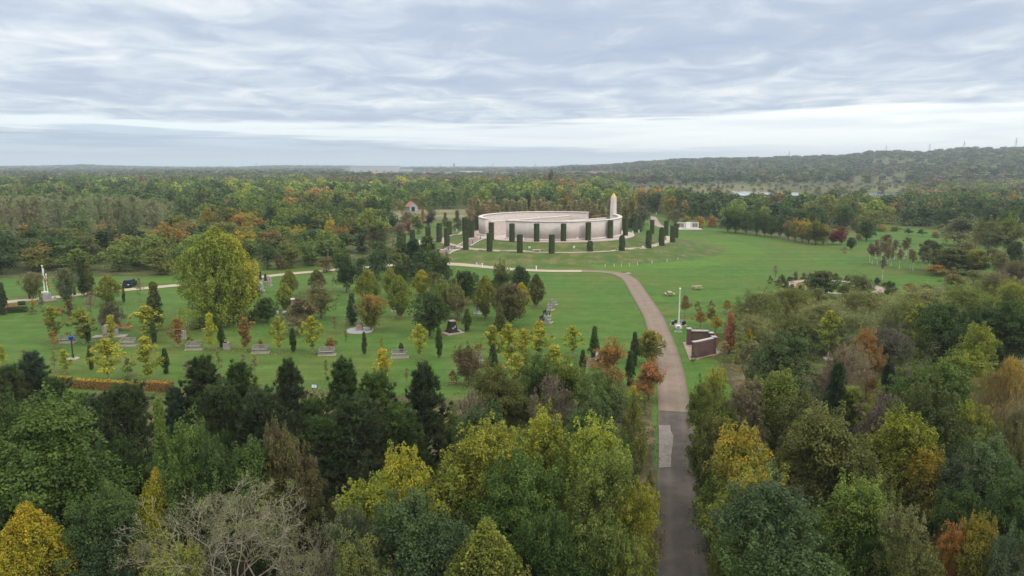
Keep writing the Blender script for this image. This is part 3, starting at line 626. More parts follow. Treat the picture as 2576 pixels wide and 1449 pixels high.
def mk_bare(name, seed, H_, W_, bark, levels=6, nleaf=2500, size=0.12, split=3, r0=None, upb=0.55, fine=0.006):
    rng = np.random.default_rng(seed); segs = []; tipsl = []
    def grow(p, d, L_, r, lv):
        q = p + d * L_ * 0.5 + rng.normal(size=3) * L_ * 0.05; e = q + unit((d + rng.normal(size=3) * 0.16)[None])[0] * L_ * 0.5
        segs.append((p, q, e, r, r * 0.62, lv))
        if lv == 0: tipsl.append(e); return
        k = split if lv > 1 else split + 1
        for i in range(k):
            a = rng.random() * 6.283; side = unit(np.cross(d, rng.normal(size=3))[None])[0]; sp = 0.35 + 0.45 * rng.random()
            nd = unit((d + side * sp + np.array([0, 0, upb * 0.25]))[None])[0]; grow(e if i else e, nd, L_ * (0.62 + 0.2 * rng.random()), r * 0.60, lv - 1)
        if lv >= 2 and rng.random() < 0.8:
            side = unit(np.cross(d, rng.normal(size=3))[None])[0]; grow(q, unit((d * 0.5 + side)[None])[0], L_ * 0.55, r * 0.4, lv - 2)
    r0 = r0 or 0.02 * H_
    for i in range(5):
        a = i * 1.2566 + rng.random() * 0.5; tilt = 0.18 + 0.45 * rng.random(); grow(np.array([0, 0, H_ * 0.16]), unit(np.array([[math.cos(a) * tilt, math.sin(a) * tilt, 1.0]]))[0], H_ * 0.26, r0 * 0.6, levels - 1)
    allp = np.array([s[2] for s in segs]); sz = np.percentile(allp[:, 2], 99.5); sx = np.percentile(np.hypot(allp[:, 0], allp[:, 1]), 97)
    kz = (H_) / sz; kx = (W_ / 2) / sx; S = np.array([kx, kx, kz]); V = []; F = []
    def tb(pts, rr, n):
        base = len(V); pts = [p * S for p in pts]
        for k in range(len(pts)):
            t = unit((pts[min(k + 1, len(pts) - 1)] - pts[max(k - 1, 0)])[None])[0]; a = np.cross(t, [0.3, 0.2, 0.93]); a /= max(np.linalg.norm(a), 1e-6); b = np.cross(t, a)
            for i in range(n): q = 6.283 * i / n; V.append(pts[k] + (a * math.cos(q) + b * math.sin(q)) * rr[k])
        for k in range(len(pts) - 1):
            for i in range(n): F.append((base + k * n + i, base + (k + 1) * n + i, base + (k + 1) * n + (i + 1) % n, base + k * n + (i + 1) % n))
    for p, q, e, r, r1, lv in segs: tb([p, q, e], [max(r, fine), max((r + r1) / 2, fine), max(r1, fine)], 3 if lv < 3 else 5)
    tb([np.array([0, 0, -0.4]), np.array([0, 0, H_ * 0.17])], [r0 * 1.2, r0], 7)
    tm = npmesh(name + "_trunk", V, F, [bark]); tips_ = np.array(tipsl) * S
    C = tips_[rng.choice(len(tips_), min(400, len(tips_)), replace=False)]; Rd = np.full((len(C), 3), 0.035 * W_)
    Vl, tn, tu, m = leaves(rng, C, Rd, nleaf, size); me = npmesh(name + "_crown", Vl, np.arange(len(Vl)).reshape(-1, m), [FOL], {'tone': tn, 'turn': tu}); TM[name] = (me, tm, H_, W_)
# ---- near trees (35 to 75 m from the camera)
mk('maple1', 1, 8, 6, 0.08, 'dome', 230, 0.085, 42000, 0.072, tips=190, up=0.3, lobes=7, lob=0.45)
mk('maple2', 2, 8, 6, 0.08, 'round', 210, 0.09, 42000, 0.072, tips=200, up=0.25, lobes=6, lob=0.5)
mk('maple3', 3, 8, 6, 0.06, 'dome', 240, 0.08, 42000, 0.072, tips=170, up=0.2, lobes=9, lob=0.55)
mk('oak1', 4, 8, 7, 0.1, 'dome', 190, 0.088, 44000, 0.075, lobes=7, lob=0.5, flat=0.62, tips=90, rnd=0.75)
mk('oak2', 5, 8, 7, 0.1, 'round', 200, 0.085, 44000, 0.075, lobes=8, lob=0.55, flat=0.6, tips=110, rnd=0.75)
mk('oak3', 6, 8, 7, 0.05, 'dome', 230, 0.08, 44000, 0.075, lobes=10, lob=0.6, flat=0.7, tips=130, rnd=0.7)
mk('horn1', 7, 8, 6, 0.03, 'ovoid', 260, 0.075, 44000, 0.068, tips=330, up=1.1, lob=0.2, power=0.3)
mk('airy1', 8, 8, 4.5, 0.04, 'ovoid', 200, 0.075, 26000, 0.062, tips=190, up=1.6, lob=0.3, shell=0.15, bark=TWIG, nl=20)
mk('airy2', 9, 8, 6, 0.04, 'round', 240, 0.07, 36000, 0.062, tips=260, up=1.2, lobes=7, lob=0.4, shell=0.15, bark=TWIG, nl=24)
mk('spire1', 10, 9, 3.2, 0.03, 'cone', 170, 0.11, 22000, 0.075, tips=170, up=0.8, lob=0.3)
mk('willow1', 11, 7, 8, 0.05, 'dome', 180, 0.10, 42000, 0.11, flat=0.9, hang=True, asp=0.16, shell=0.3, lob=0.35)
mk('willow2', 12, 7, 8, 0.03, 'dome', 230, 0.085, 44000, 0.085, up=0.6, asp=0.35, shell=0.3, lobes=8, lob=0.4, bark=PALEBARK, nl=16, tips=160)
mk_pine('pine1', 13, 9, 5.4, 95, 7, 34, 0.19); mk_pine('pine2', 14, 9, 6.0, 95, 7, 34, 0.19, cone=0.62, z0f=0.04); mk_pine('pine3', 15, 9, 5.0, 100, 7, 34, 0.18, cone=0.95)
mk_bare('bare1', 16, 9, 11, PALEBARK, 8, 11000, 0.05, 2, fine=0.0115, r0=0.16)
mk_bare('bare2', 17, 8, 6, TWIG, 8, 2500, 0.06, 2, fine=0.012); mk_bare('bare3', 18, 8, 6, TWIG, 6, 9000, 0.07, 3, fine=0.011)
mk('bush1', 19, 3, 4, 0.0, 'dome', 100, 0.12, 12000, 0.07, lobes=6, lob=0.4, nl=4, tips=50); mk('bush2', 20, 3, 4, 0.0, 'round', 90, 0.13, 12000, 0.07, lob=0.4, nl=4, tips=60)
# ---- lawn trees (80 to 200 m)
mk('birch1', 21, 5, 3, 0.2, 'ovoid', 50, 0.125, 3300, 0.105, lob=0.55, shell=0.1, power=0.75, tips=14, bark=PALEBARK, r0=0.035, nl=5, rnd=0.8)
mk('birch2', 22, 5, 3, 0.16, 'ovoid', 46, 0.13, 3300, 0.105, lob=0.6, shell=0.1, power=0.75, bark=PALEBARK, r0=0.035, nl=5, rnd=0.8, tips=14)
mk('birch3', 23, 5, 3.2, 0.16, 'cone', 50, 0.125, 3300, 0.105, lob=0.6, shell=0.1, power=0.75, tips=14, bark=PALEBARK, r0=0.035, nl=5, rnd=0.8)
mk('egg1', 24, 7, 4.6, 0.09, 'ovoid', 140, 0.11, 15000, 0.105, tips=170, up=0.6, lob=0.08, power=0.3, bark=PALEBARK, nl=4)
mk('egg2', 25, 7, 4.6, 0.11, 'ovoid', 140, 0.11, 15000, 0.105, tips=150, up=0.6, lob=0.10, power=0.3, bark=PALEBARK, nl=4)
mk('ball1', 26, 6, 5, 0.16, 'round', 100, 0.13, 12000, 0.11, lob=0.35, tips=50, r0=0.13); mk('ball2', 27, 6, 5, 0.14, 'dome', 100, 0.13, 12000, 0.11, lobes=5, lob=0.4, tips=60, r0=0.13)
mk('wide1', 28, 6, 6.5, 0.16, 'vase', 70, 0.14, 7500, 0.14, lob=0.3, tips=50, up=0.4, shell=0.4, r0=0.13)
mk('conif1', 29, 7, 4, 0.08, 'cone', 80, 0.15, 8000, 0.13, lob=0.35, tips=50)
mk('cyp1', 30, 5, 1.25, 0.02, 'column', 70, 0.26, 4500, 0.10, tips=60, up=1.4, lob=0.15, power=0.35, nl=0, r0=0.05); mk('cyp2', 31, 5, 1.4, 0.03, 'ovoid', 70, 0.24, 4500, 0.10, tips=60, up=1.5, lob=0.22, power=0.35, nl=0, r0=0.05)
mk('sparse1', 32, 5, 3, 0.3, 'round', 40, 0.13, 1000, 0.09, lob=0.4, shell=0.1, power=0.8, bark=TWIG, r0=0.04, nl=14); mk('sparse2', 33, 3, 2, 0.25, 'dome', 22, 0.16, 700, 0.09, lob=0.4, shell=0.2, r0=0.03, nl=8, bark=TWIG)
mk('pop1', 34, 14, 12, 0.03, 'dome', 360, 0.065, 52000, 0.14, tips=420, up=1.2, lob=0.4, power=0.35, turnmode='side')
mk('umb1', 35, 4, 4.5, 0.45, 'dome', 40, 0.15, 2600, 0.11, lob=0.3, shell=0.2, nl=8, r0=0.07, flat=0.6)
mk('stem1', 36, 8, 3.2, 0.45, 'round', 40, 0.15, 2000, 0.13, lob=0.3, shell=0.2, bark=WHITEBARK, r0=0.085, nl=8, power=0.7)
mk('shrub1', 37, 2, 2.6, 0.0, 'dome', 26, 0.18, 1600, 0.10, lob=0.3, nl=0); mk('shrub2', 38, 2, 2.6, 0.0, 'round', 26, 0.2, 1600, 0.10, lob=0.3, nl=0)
mk('flat1', 39, 3.2, 5, 0.3, 'dome', 40, 0.13, 2600, 0.13, lob=0.3, flat=0.5, nl=6, r0=0.07)
# ---- mid distance trees (one mesh each)
for i, (pf, W_, H_, nn, lv, sz, tp, upv) in enumerate([('dome', 8, 8, 50, 2600, 0.27, 30, 0), ('round', 8, 9, 46, 2600, 0.27, 30, 0), ('ovoid', 7, 9, 50, 2500, 0.26, 50, 0.5), ('dome', 9, 8, 60, 2600, 0.28, 0, 0),
                                                        ('cone', 5.5, 10, 44, 2000, 0.25, 24, 0.4), ('round', 8, 8, 60, 2400, 0.27, 0, 0)]):
    mk('mid%d' % i, 50 + i, H_, W_, 0.06, pf, nn, 0.15, lv, sz, tips=tp, up=upv, lob=0.4, tri=True, merge=True, nl=3, asp=0.8, lobes=(5, 6, 0, 7, 0, 4)[i])
mk('midlarch', 60, 10, 5, 0.03, 'cone', 110, 0.11, 3400, 0.20, tips=30, up=0.6, lob=0.3, tri=True, merge=True, nl=5, asp=0.6, bark=TWIG, shell=0.2, power=0.6)
mk('midpop', 61, 15, 7.5, 0.12, 'vase', 190, 0.07, 7000, 0.19, tips=120, up=1.6, lob=0.3, tri=True, merge=True, nl=40, r0=0.16, asp=0.5, bark=PALEBARK, shell=0.1, power=0.7)
mk('midpop2', 62, 15, 6.5, 0.12, 'round', 180, 0.07, 6500, 0.19, tips=120, up=1.6, lob=0.3, tri=True, merge=True, nl=40, r0=0.16, asp=0.5, bark=PALEBARK, shell=0.1, power=0.7)
mk_pine('midpine', 63, 9, 5, 60, 5, 12, 0.35, merge=True, wd=0.16)
mk('midbush', 64, 3.2, 5.5, 0.0, 'dome', 40, 0.17, 1600, 0.22, lob=0.35, tri=True, merge=True, nl=0, asp=0.8)
mk('midcyp', 65, 8, 2.2, 0.02, 'column', 60, 0.22, 1500, 0.20, tips=30, up=1.2, lob=0.15, tri=True, merge=True, nl=0, asp=0.7)
PAL = dict(dkgreen=(.056, .090, .024), green=(.080, .130, .028), mid=(.115, .172, .034), lt=(.185, .235, .040), yg=(.285, .300, .030), lime=(.315, .345, .040), yel=(.385, .360, .030), gold=(.430, .310, .026), orange=(.350, .205, .040),
           rust=(.265, .165, .050), coral=(.400, .185, .075), red=(.190, .050, .032), purple=(.060, .032, .032), olive=(.160, .175, .036), dolive=(.104, .118, .030), brown=(.160, .122, .060), pink=(.240, .180, .130),
           grg=(.115, .142, .062), sage=(.190, .200, .085), pine=(.054, .080, .031), blg=(.060, .098, .046), wil=(.195, .220, .080), wil2=(.250, .260, .095), tan=(.225, .195, .095), plum=(.15, .115, .095))
WORDS = dict(dkgreen='dark green', green='green', mid='mid green', lt='light green', yg='yellow-green', yel='bright yellow', gold='golden', orange='orange', rust='rusty brown', coral='coral red', red='deep red',
             purple='dark purple', olive='olive green', dolive='dark olive', brown='brown', pink='pinkish brown', grg='grey-green', lime='lime yellow', sage='pale sage', wil='sage green', wil2='pale yellow-green', pine='dark', blg='blue-green', tan='tan', plum='purplish grey')
LABELS = []     # (object, description, px, py)
LAND = [("the stone ring memorial", 1380, 590, 150, 50), ("the gilt-tipped obelisk", 1543, 520, 20, 40), ("the brown brick memorial", 1765, 866, 45, 40), ("the silver-white flagpole", 1708, 780, 12, 50), ("the black granite memorial", 1137, 826, 30, 20),
        ("the blue lantern lamp", 182, 875, 15, 35), ("the grey stone monument", 278, 833, 40, 25), ("the round paved garden", 2100, 718, 130, 25), ("the white-stemmed birch grove", 2250, 650, 70, 30),
        ("the bend of the road", 1585, 700, 30, 15), ("the pale road patch", 1672, 1120, 20, 50), ("the white board", 791, 973, 12, 12), ("the red-roofed hut", 1036, 520, 20, 15),
        ("the two white flagpoles", 114, 715, 15, 45), ("the big yellow poplar", 540, 700, 100, 110), ("the lake", 1930, 490, 120, 10), ("the dark end-on car", 325, 714, 14, 8), ("the white memorial wall", 1730, 567, 35, 12),
        ("the picnic tables", 1735, 728, 40, 12), ("the orange clipped hedges", 270, 968, 150, 14), ("the bottom left corner", 0, 1449, 60, 60), ("the bottom right corner", 2576, 1449, 60, 60),
        ("the bottom of the road", 1717, 1400, 60, 100), ("the standing stones", 662, 710, 30, 25), ("the bottom edge", 800, 1440, 60, 30), ("the right edge", 2560, 900, 20, 30), ("the left edge", 15, 1000, 15, 40),
        ("the far right lawn", 2200, 590, 60, 20), ("the left wood clearing", 450, 565, 40, 20), ("the pale poplar wood", 200, 560, 120, 60), ("the brick-red bench", 25, 774, 15, 12), ("the grey plinth column", 1201, 778, 8, 14)]
def setlab(o, desc, px, py, cat, group=None):
    o['category'] = cat
    if group: o['group'] = group
    LABELS.append((o, desc, px, py))
ONES = ['', 'first', 'second', 'third', 'fourth', 'fifth', 'sixth', 'seventh', 'eighth', 'ninth', 'tenth', 'eleventh', 'twelfth', 'thirteenth', 'fourteenth', 'fifteenth', 'sixteenth', 'seventeenth', 'eighteenth', 'nineteenth']
def ordn(i):
    if i < 20: return ONES[i]
    t, u = divmod(i, 10); base = {2: 'twent', 3: 'thirt', 4: 'fort', 5: 'fift', 6: 'sixt', 7: 'sevent'}[t]
    return base + 'ieth' if u == 0 else base + 'y-' + ONES[u]
def finish_labels():
    buck = {}; cnt = {}
    for q in LABELS: cnt.setdefault(q[1], []).append(q)
    for d, L in cnt.items():
        if len(L) > 1 and d.startswith('#'):       # counted from the left along its row
            L.sort(key=lambda q: q[2])
            for i, q in enumerate(L): q[0]['label'] = ('leftmost ' if i == 0 else 'rightmost ' if i == len(L) - 1 else ordn(i + 1) + ' from left of the ') + d[1:]
    for o, d, px, py in LABELS:
        if d.startswith('#'): continue
        if len(cnt[d]) == 1 and len(d.split()) >= 7: o['label'] = d; continue
        best = None
        for nm, lx, ly, rx, ry in LAND:
            dx, dy = px - lx, (py - ly) * 1.5; ds = math.hypot(max(abs(dx) - rx, 0), max(abs(dy) - ry, 0))
            if best is None or ds < best[0]: best = (ds, nm, dx, dy, rx, ry, math.hypot(dx, dy))
        ds, nm, dx, dy, rx, ry, dd = best
        if 'corner' in nm or 'edge' in nm or 'bottom of' in nm: rel = 'towards'
        elif abs(dx) / max(rx, 25) > abs(dy) / max(ry * 1.2, 25): rel = 'left of' if dx < 0 else 'right of'
        else: rel = 'behind' if dy < 0 else 'in front of'
        buck.setdefault((d, rel, nm), []).append((dd, o))
    for (d, rel, nm), L in buck.items():
        L.sort(key=lambda q: q[0])
        for i, (dd, o) in enumerate(L):
            o['label'] = ("%s %s %s" % (d, rel, nm)) if len(L) == 1 else ("%snearest %s %s %s" % ('' if i == 0 else ordn(i + 1) + ' ', d, rel, nm))
KIND = {'maple': ('broadleaf_tree', 'tree', 'spreading tree'), 'oak': ('broadleaf_tree', 'tree', 'bushy broadleaf tree'), 'horn': ('hornbeam_tree', 'tree', 'dense egg-shaped tree'), 'airy': ('feathery_tree', 'tree', 'feathery upright tree'),
        'spire': ('conical_tree', 'tree', 'narrow conical tree'), 'willow': ('willow_tree', 'tree', 'drooping willow'), 'pine': ('pine_tree', 'tree', 'pine tree'), 'bare': ('bare_tree', 'tree', 'nearly bare tree'), 'bush': ('bush', 'bush', 'rounded bush'),
        'birch': ('birch_tree', 'tree', 'young birch'), 'egg': ('hornbeam_tree', 'tree', 'neat egg-shaped tree'), 'ball': ('broadleaf_tree', 'tree', 'round-headed tree'), 'wide': ('broadleaf_tree', 'tree', 'wide-topped tree'),
        'conif': ('conical_tree', 'tree', 'conical tree'), 'cyp': ('cypress_tree', 'tree', 'narrow column tree'), 'sparse': ('young_tree', 'tree', 'sparse young tree'), 'pop': ('poplar_tree', 'tree', 'big upright poplar'),
        'umb': ('ornamental_tree', 'tree', 'small spreading tree'), 'stem': ('white_birch_tree', 'tree', 'white-stemmed birch'), 'shrub': ('shrub', 'shrub', 'low shrub'), 'flat': ('ornamental_tree', 'tree', 'low flat-topped tree'),
        'mid0': ('broadleaf_tree', 'tree', 'domed tree'), 'mid': ('woodland_tree', 'tree', 'woodland tree'), 'midlarch': ('larch_tree', 'tree', 'feathery cone tree'), 'midpop': ('tall_poplar_tree', 'tree', 'tall thin-leaved poplar'),
        'midpine': ('pine_tree', 'tree', 'distant pine'), 'midbush': ('bush', 'bush', 'rounded far bush'), 'midcyp': ('cypress_tree', 'tree', 'dark column tree')}
rs = random.Random(7)
def kindof(t):
    s = t.rstrip('0123456789')
    return KIND[s]
TREES = []
def tree(x, yt, spec, wpx, tmpl, c1, c2=None, desc=None, group=None, rot=None, hfix=None):
    me, tm, H0, W0 = TM[tmpl]
    if isinstance(spec, tuple) and spec[0] == 'h':
        h = spec[1]; Y = 60.0; gz = 0.0
        for i in range(25):
            Y = (H - gz - h) / math.tan(ang(yt)); gz = float(hgt(Xat(x, Y, gz + h / 2), Y))
    elif isinstance(spec, tuple):
        Y = spec[1]; gz = float(hgt(Xat(x, Y, 3), Y)); h = ztop(Y, yt) - gz
    else:
        g = G(x, spec); Y = g.y; gz = g.z; h = ztop(Y, yt) - gz
    h = max(h, 0.4); X = Xat(x, Y, gz + h * 0.6); gz = float(hgt(X, Y)); wm = wpx / FPX * depth(Y, gz + h * 0.6)
    nm, cat, wd = kindof(tmpl); rz = rs.random() * 6.283 if rot is None else rot
    if c2 is None: c2 = c1
    cc = []
    for c in (c1, c2):
        base = PAL[c] if isinstance(c, str) else c; k = 0.9 + 0.2 * rs.random(); cc.append([base[0] * k * (0.94 + 0.12 * rs.random()), base[1] * k, base[2] * k * (0.9 + 0.2 * rs.random())])
    def dress(o):
        o.color = (*cc[0], 1); o['tint'] = cc[1]
    if tm is None:
        o = D.objects.new(nm, me); link(o); dress(o)
    else:
        o = D.objects.new(nm, None); o.empty_display_size = 0.3; link(o)
        t_ = link(D.objects.new("trunk", tm), o); c_ = link(D.objects.new("crown" if nm not in ('bush', 'shrub') else "leaves", me), o); dress(c_)
    o.location = (X, Y, gz - 0.03); o.rotation_euler = (0, 0, rz); o.scale = (wm / W0, wm / W0, h / H0)
    word = WORDS.get(c1 if isinstance(c1, str) else 'green', 'green')
    if isinstance(c2, str) and c2 != c1: word = word + ' and ' + WORDS[c2]
    setlab(o, desc or (word + ' ' + wd), *((x, (yt * 0.6 + pix(X, Y, gz)[1] * 0.4))), cat, group)
    TREES.append((X, Y, wm)); return o
h = lambda m: ('h', m)
d_ = lambda m: ('d', m)
FG = [  # the belt of trees at the bottom, left of the road
 (80, 1288, h(7), 215, 'horn1', 'yg', 'gold'), (585, 1236, h(8.5), 460, 'bare1', 'sage', 'yg', 'large nearly bare pale tree with lichened limbs'), (800, 1345, h(7), 260, 'bare1', 'sage', 'yg'),
 (402, 1200, h(7), 135, 'horn1', 'yg', 'gold'), (140, 1050, h(10), 320, 'maple1', 'green', 'mid'), (5, 1035, h(10), 210, 'oak1', 'dkgreen', 'green'), (255, 1262, h(7), 210, 'oak2', 'blg', 'green'),
 (410, 1015, h(10), 92, 'spire1', 'mid', 'lt'), (480, 1095, h(9), 180, 'oak3', 'green', 'mid'), (545, 1125, h(8.5), 130, 'maple2', 'dkgreen', 'green'), (640, 1140, h(8), 200, 'maple3', 'green', 'mid'),
 (700, 1092, h(9), 135, 'maple3', 'olive', 'brown'), (775, 1165, h(7), 130, 'oak2', 'dolive', 'brown'), (90, 900, h(8.5), 130, 'pine1', 'pine', 'blg'), (150, 965, h(8), 120, 'pine2', 'pine', 'green'),
 (30, 935, h(8), 110, 'pine2', 'dolive', 'dkgreen'), (325, 985, h(9), 190, 'pine2', 'pine', 'dkgreen'), (230, 1010, h(7), 150, 'pine2', 'blg', 'pine'), (515, 915, h(9), 160, 'pine1', 'pine', 'dkgreen'), (605, 928, h(9), 150, 'pine3', 'dkgreen', 'green'),
 (730, 922, h(9), 120, 'pine1', 'pine', 'pine'), (445, 985, h(7), 100, 'pine3', 'blg', 'blg'), (560, 990, h(9), 190, 'pine2', 'pine', 'dkgreen'), (665, 1000, h(9), 170, 'pine2', 'pine', 'pine'), (795, 1018, h(8), 140, 'pine2', 'dkgreen', 'green'), (868, 918, h(9), 140, 'pine3', 'green', 'blg'),
 (950, 955, h(9), 160, 'pine2', 'dkgreen', 'green'), (1068, 934, h(9.5), 150, 'pine1', 'pine', 'pine'), (900, 1020, h(9), 200, 'pine2', 'pine', 'dkgreen'), (1010, 1040, h(8), 160, 'pine2', 'dkgreen', 'green'), (820, 1070, h(8), 170, 'pine2', 'pine', 'dkgreen'), (960, 1075, h(7), 120, 'oak3', 'dolive', 'brown'),
 (1195, 985, h(8), 120, 'bare2', 'pink', 'pink'), (1385, 950, h(8), 125, 'bare2', 'pink', 'tan'), (1262, 938, h(7.5), 150, 'oak1', 'dolive', 'olive'), (1350, 905, h(7), 130, 'oak2', 'green', 'mid'), (1420, 915, h(7.5), 150, 'oak3', 'mid', 'lt'),
 (1500, 955, h(8), 150, 'oak2', 'grg', 'mid'), (1500, 1015, h(8), 150, 'maple2', 'green', 'grg'), (1592, 1000, h(8), 78, 'airy1', 'olive', 'lt'), (1140, 1050, h(6), 90, 'oak1', 'green', 'olive'),
 (1235, 1045, h(8.5), 190, 'maple3', 'blg', 'green'), (1370, 1062, h(9), 200, 'maple2', 'mid', 'yg'), (1480, 1092, h(9), 210, 'maple1', 'lt', 'yg'), (1018, 1148, h(8), 180, 'maple2', 'lt', 'yel'), (950, 1225, h(7), 220, 'maple3', 'lt', 'yg'),
 (1205, 1112, h(9), 250, 'maple1', 'mid', 'yg'), (1315, 1190, h(8.5), 260, 'oak1', 'green', 'mid'), (1050, 1265, h(8), 290, 'oak3', 'blg', 'green'), (1500, 1150, h(9.5), 210, 'airy2', 'olive', 'lt'), (1590, 1230, h(8), 150, 'airy2', 'olive', 'yg'),
 (1632, 1195, h(7), 75, 'airy1', 'tan', 'olive'), (1225, 1335, h(8), 270, 'horn1', 'olive', 'yg'), (1400, 1310, h(7.5), 200, 'oak2', 'dkgreen', 'green'), (1480, 1330, h(7.5), 200, 'oak3', 'green', 'olive'), (885, 1300, h(7), 150, 'oak2', 'blg', 'grg'),
 (930, 1375, h(7), 200, 'oak3', 'grg', 'olive'), (1590, 1360, h(7), 150, 'airy2', 'olive', 'lt'), (430, 1400, h(6.5), 200, 'airy2', 'sage', 'yg'), (1040, 1130, h(3), 80, 'bush2', 'mid', 'lt'), (330, 1120, h(7), 120, 'oak1', 'dkgreen', 'dkgreen'), (600, 1060, h(7), 130, 'oak1', 'dkgreen', 'green'),
 # right of the road
 (1858, 1092, h(8), 205, 'maple2', 'mid', 'gold'), (1875, 1212, h(7), 190, 'maple1', 'lt', 'gold'), (1960, 1258, h(8), 320, 'oak3', 'green', 'blg'), (2065, 1058, h(9), 250, 'maple1', 'dolive', 'olive'), (2245, 1058, h(8.5), 190, 'maple3', 'olive', 'yg'),
 (2330, 1150, h(7), 140, 'maple2', 'dolive', 'gold'), (2130, 1235, h(7.5), 200, 'maple1', 'green', 'lt'), (2275, 1285, h(8), 160, 'airy2', 'olive', 'sage'), (2385, 1322, h(6.5), 100, 'airy2', 'orange', 'coral'), (2465, 1325, h(7), 130, 'maple3', 'olive', 'gold'), (2545, 1375, h(7), 130, 'oak2', 'grg', 'blg'),
 (2535, 1225, h(7.5), 170, 'oak1', 'dkgreen', 'green'), (2345, 1000, h(9.5), 210, 'oak2', 'dkgreen', 'dolive'), (2370, 935, h(9), 230, 'oak3', 'green', 'mid'), (2535, 915, h(9), 210, 'willow1', 'tan', 'gold'), (2455, 1025, h(8), 120, 'airy2', 'olive', 'yg'), (2490, 1120, h(8), 190, 'oak3', 'green', 'grg'),
 (2405, 1170, h(7), 140, 'oak2', 'blg', 'grg'), (1885, 958, h(8), 120, 'bare3', 'tan', 'gold', 'thin golden tree with bare fanned limbs'), (1960, 950, h(8), 170, 'maple2', 'olive', 'lt'), (1800, 935, h(7), 90, 'airy2', 'lt', 'gold'), (1768, 985, h(7), 80, 'oak1', 'green', 'olive'), (1790, 1060, h(7), 110, 'oak3', 'dolive', 'olive'),
 (2100, 928, h(9), 80, 'pine3', 'pine', 'pine'), (2130, 985, h(6), 120, 'pine2', 'dkgreen', 'lt'), (2203, 972, h(7.5), 66, 'airy1', 'lt', 'yel'), (2215, 1040, h(6.5), 150, 'bush1', 'plum', 'plum'), (2020, 1005, h(7.5), 160, 'maple3', 'dolive', 'olive'), (1985, 858, h(8), 170, 'oak2', 'grg', 'green'), (1935, 900, h(6), 110, 'oak3', 'green', 'grg'),
 (2118, 885, h(7), 160, 'willow2', 'pink', 'tan'), (2185, 846, h(7), 75, 'maple1', 'rust', 'orange'), (2450, 830, h(8.5), 130, 'maple2', 'lt', 'yg'), (2420, 900, h(6), 140, 'maple1', 'lt', 'yg'), (2390, 775, h(8.5), 180, 'oak3', 'dkgreen', 'green'), (2470, 790, h(8), 130, 'oak2', 'dkgreen', 'green'), (2545, 770, h(9), 150, 'oak1', 'dkgreen', 'green'),
 (2235, 920, h(4), 50, 'pine3', 'blg', 'blg'), (2300, 960, h(6), 120, 'oak1', 'green', 'mid'), (1820, 1020, h(6), 90, 'oak2', 'green', 'olive'), (1830, 1290, h(5), 90, 'maple3', 'olive', 'orange'), (2200, 1330, h(6), 130, 'oak1', 'dkgreen', 'green'), (2000, 1130, h(7), 130, 'maple3', 'dolive', 'olive'), (2420, 1250, h(6.5), 150, 'oak1', 'dkgreen', 'green'),
 (2150, 1160, h(7), 150, 'maple2', 'dolive', 'olive'), (1770, 1130, h(5), 60, 'oak1', 'green', 'dolive'), (2330, 1400, h(5), 120, 'maple3', 'olive', 'rust'), (1860, 1130, h(5), 90, 'oak1', 'green', 'dolive'), (2560, 1040, h(7), 120, 'willow2', 'olive', 'tan'),
 # the willow bank beyond
 (1895, 745, h(6.5), 170, 'willow2', 'wil', 'olive'), (1990, 735, h(6.5), 170, 'willow2', 'olive', 'olive'), (2080, 770, h(6), 170, 'willow2', 'wil', 'wil2'), (2165, 742, h(6.5), 180, 'willow2', 'wil2', 'olive'), (2275, 765, h(6), 160, 'willow2', 'wil', 'olive'), (2330, 735, h(6.5), 170, 'willow2', 'olive', 'wil2'),
 (2440, 728, h(6.5), 170, 'willow2', 'olive', 'lt'), (2540, 718, h(6.5), 160, 'willow2', 'olive', 'yg'), (2235, 835, h(6.5), 150, 'willow2', 'grg', 'plum'), (1900, 800, h(5), 130, 'willow2', 'wil2', 'wil'), (2005, 795, h(5), 140, 'willow2', 'wil', 'olive'), (2150, 800, h(5.5), 140, 'willow2', 'wil', 'wil2'), (2330, 812, h(5), 110, 'willow2', 'grg', 'wil'),
 (2058, 728, h(2.6), 60, 'willow2', 'olive', 'wil'), (2165, 697, h(4.2), 80, 'willow2', 'grg', 'olive'), (2128, 718, h(2.6), 46, 'bush1', 'olive', 'wil'), (1880, 855, h(5.5), 80, 'bare3', 'wil2', 'wil2'), (2500, 690, h(5), 110, 'willow2', 'olive', 'tan'), (2550, 660, h(5), 90, 'willow2', 'plum', 'olive'), (2400, 690, h(4), 90, 'umb1', 'olive', 'rust'),
]
for a in FG: tree(a[0], a[1], a[2], a[3] * (1.14 if a[4][:3] in ('map', 'oak', 'air', 'hor', 'pin') and a[1] > 830 else 1.0), *a[4:])
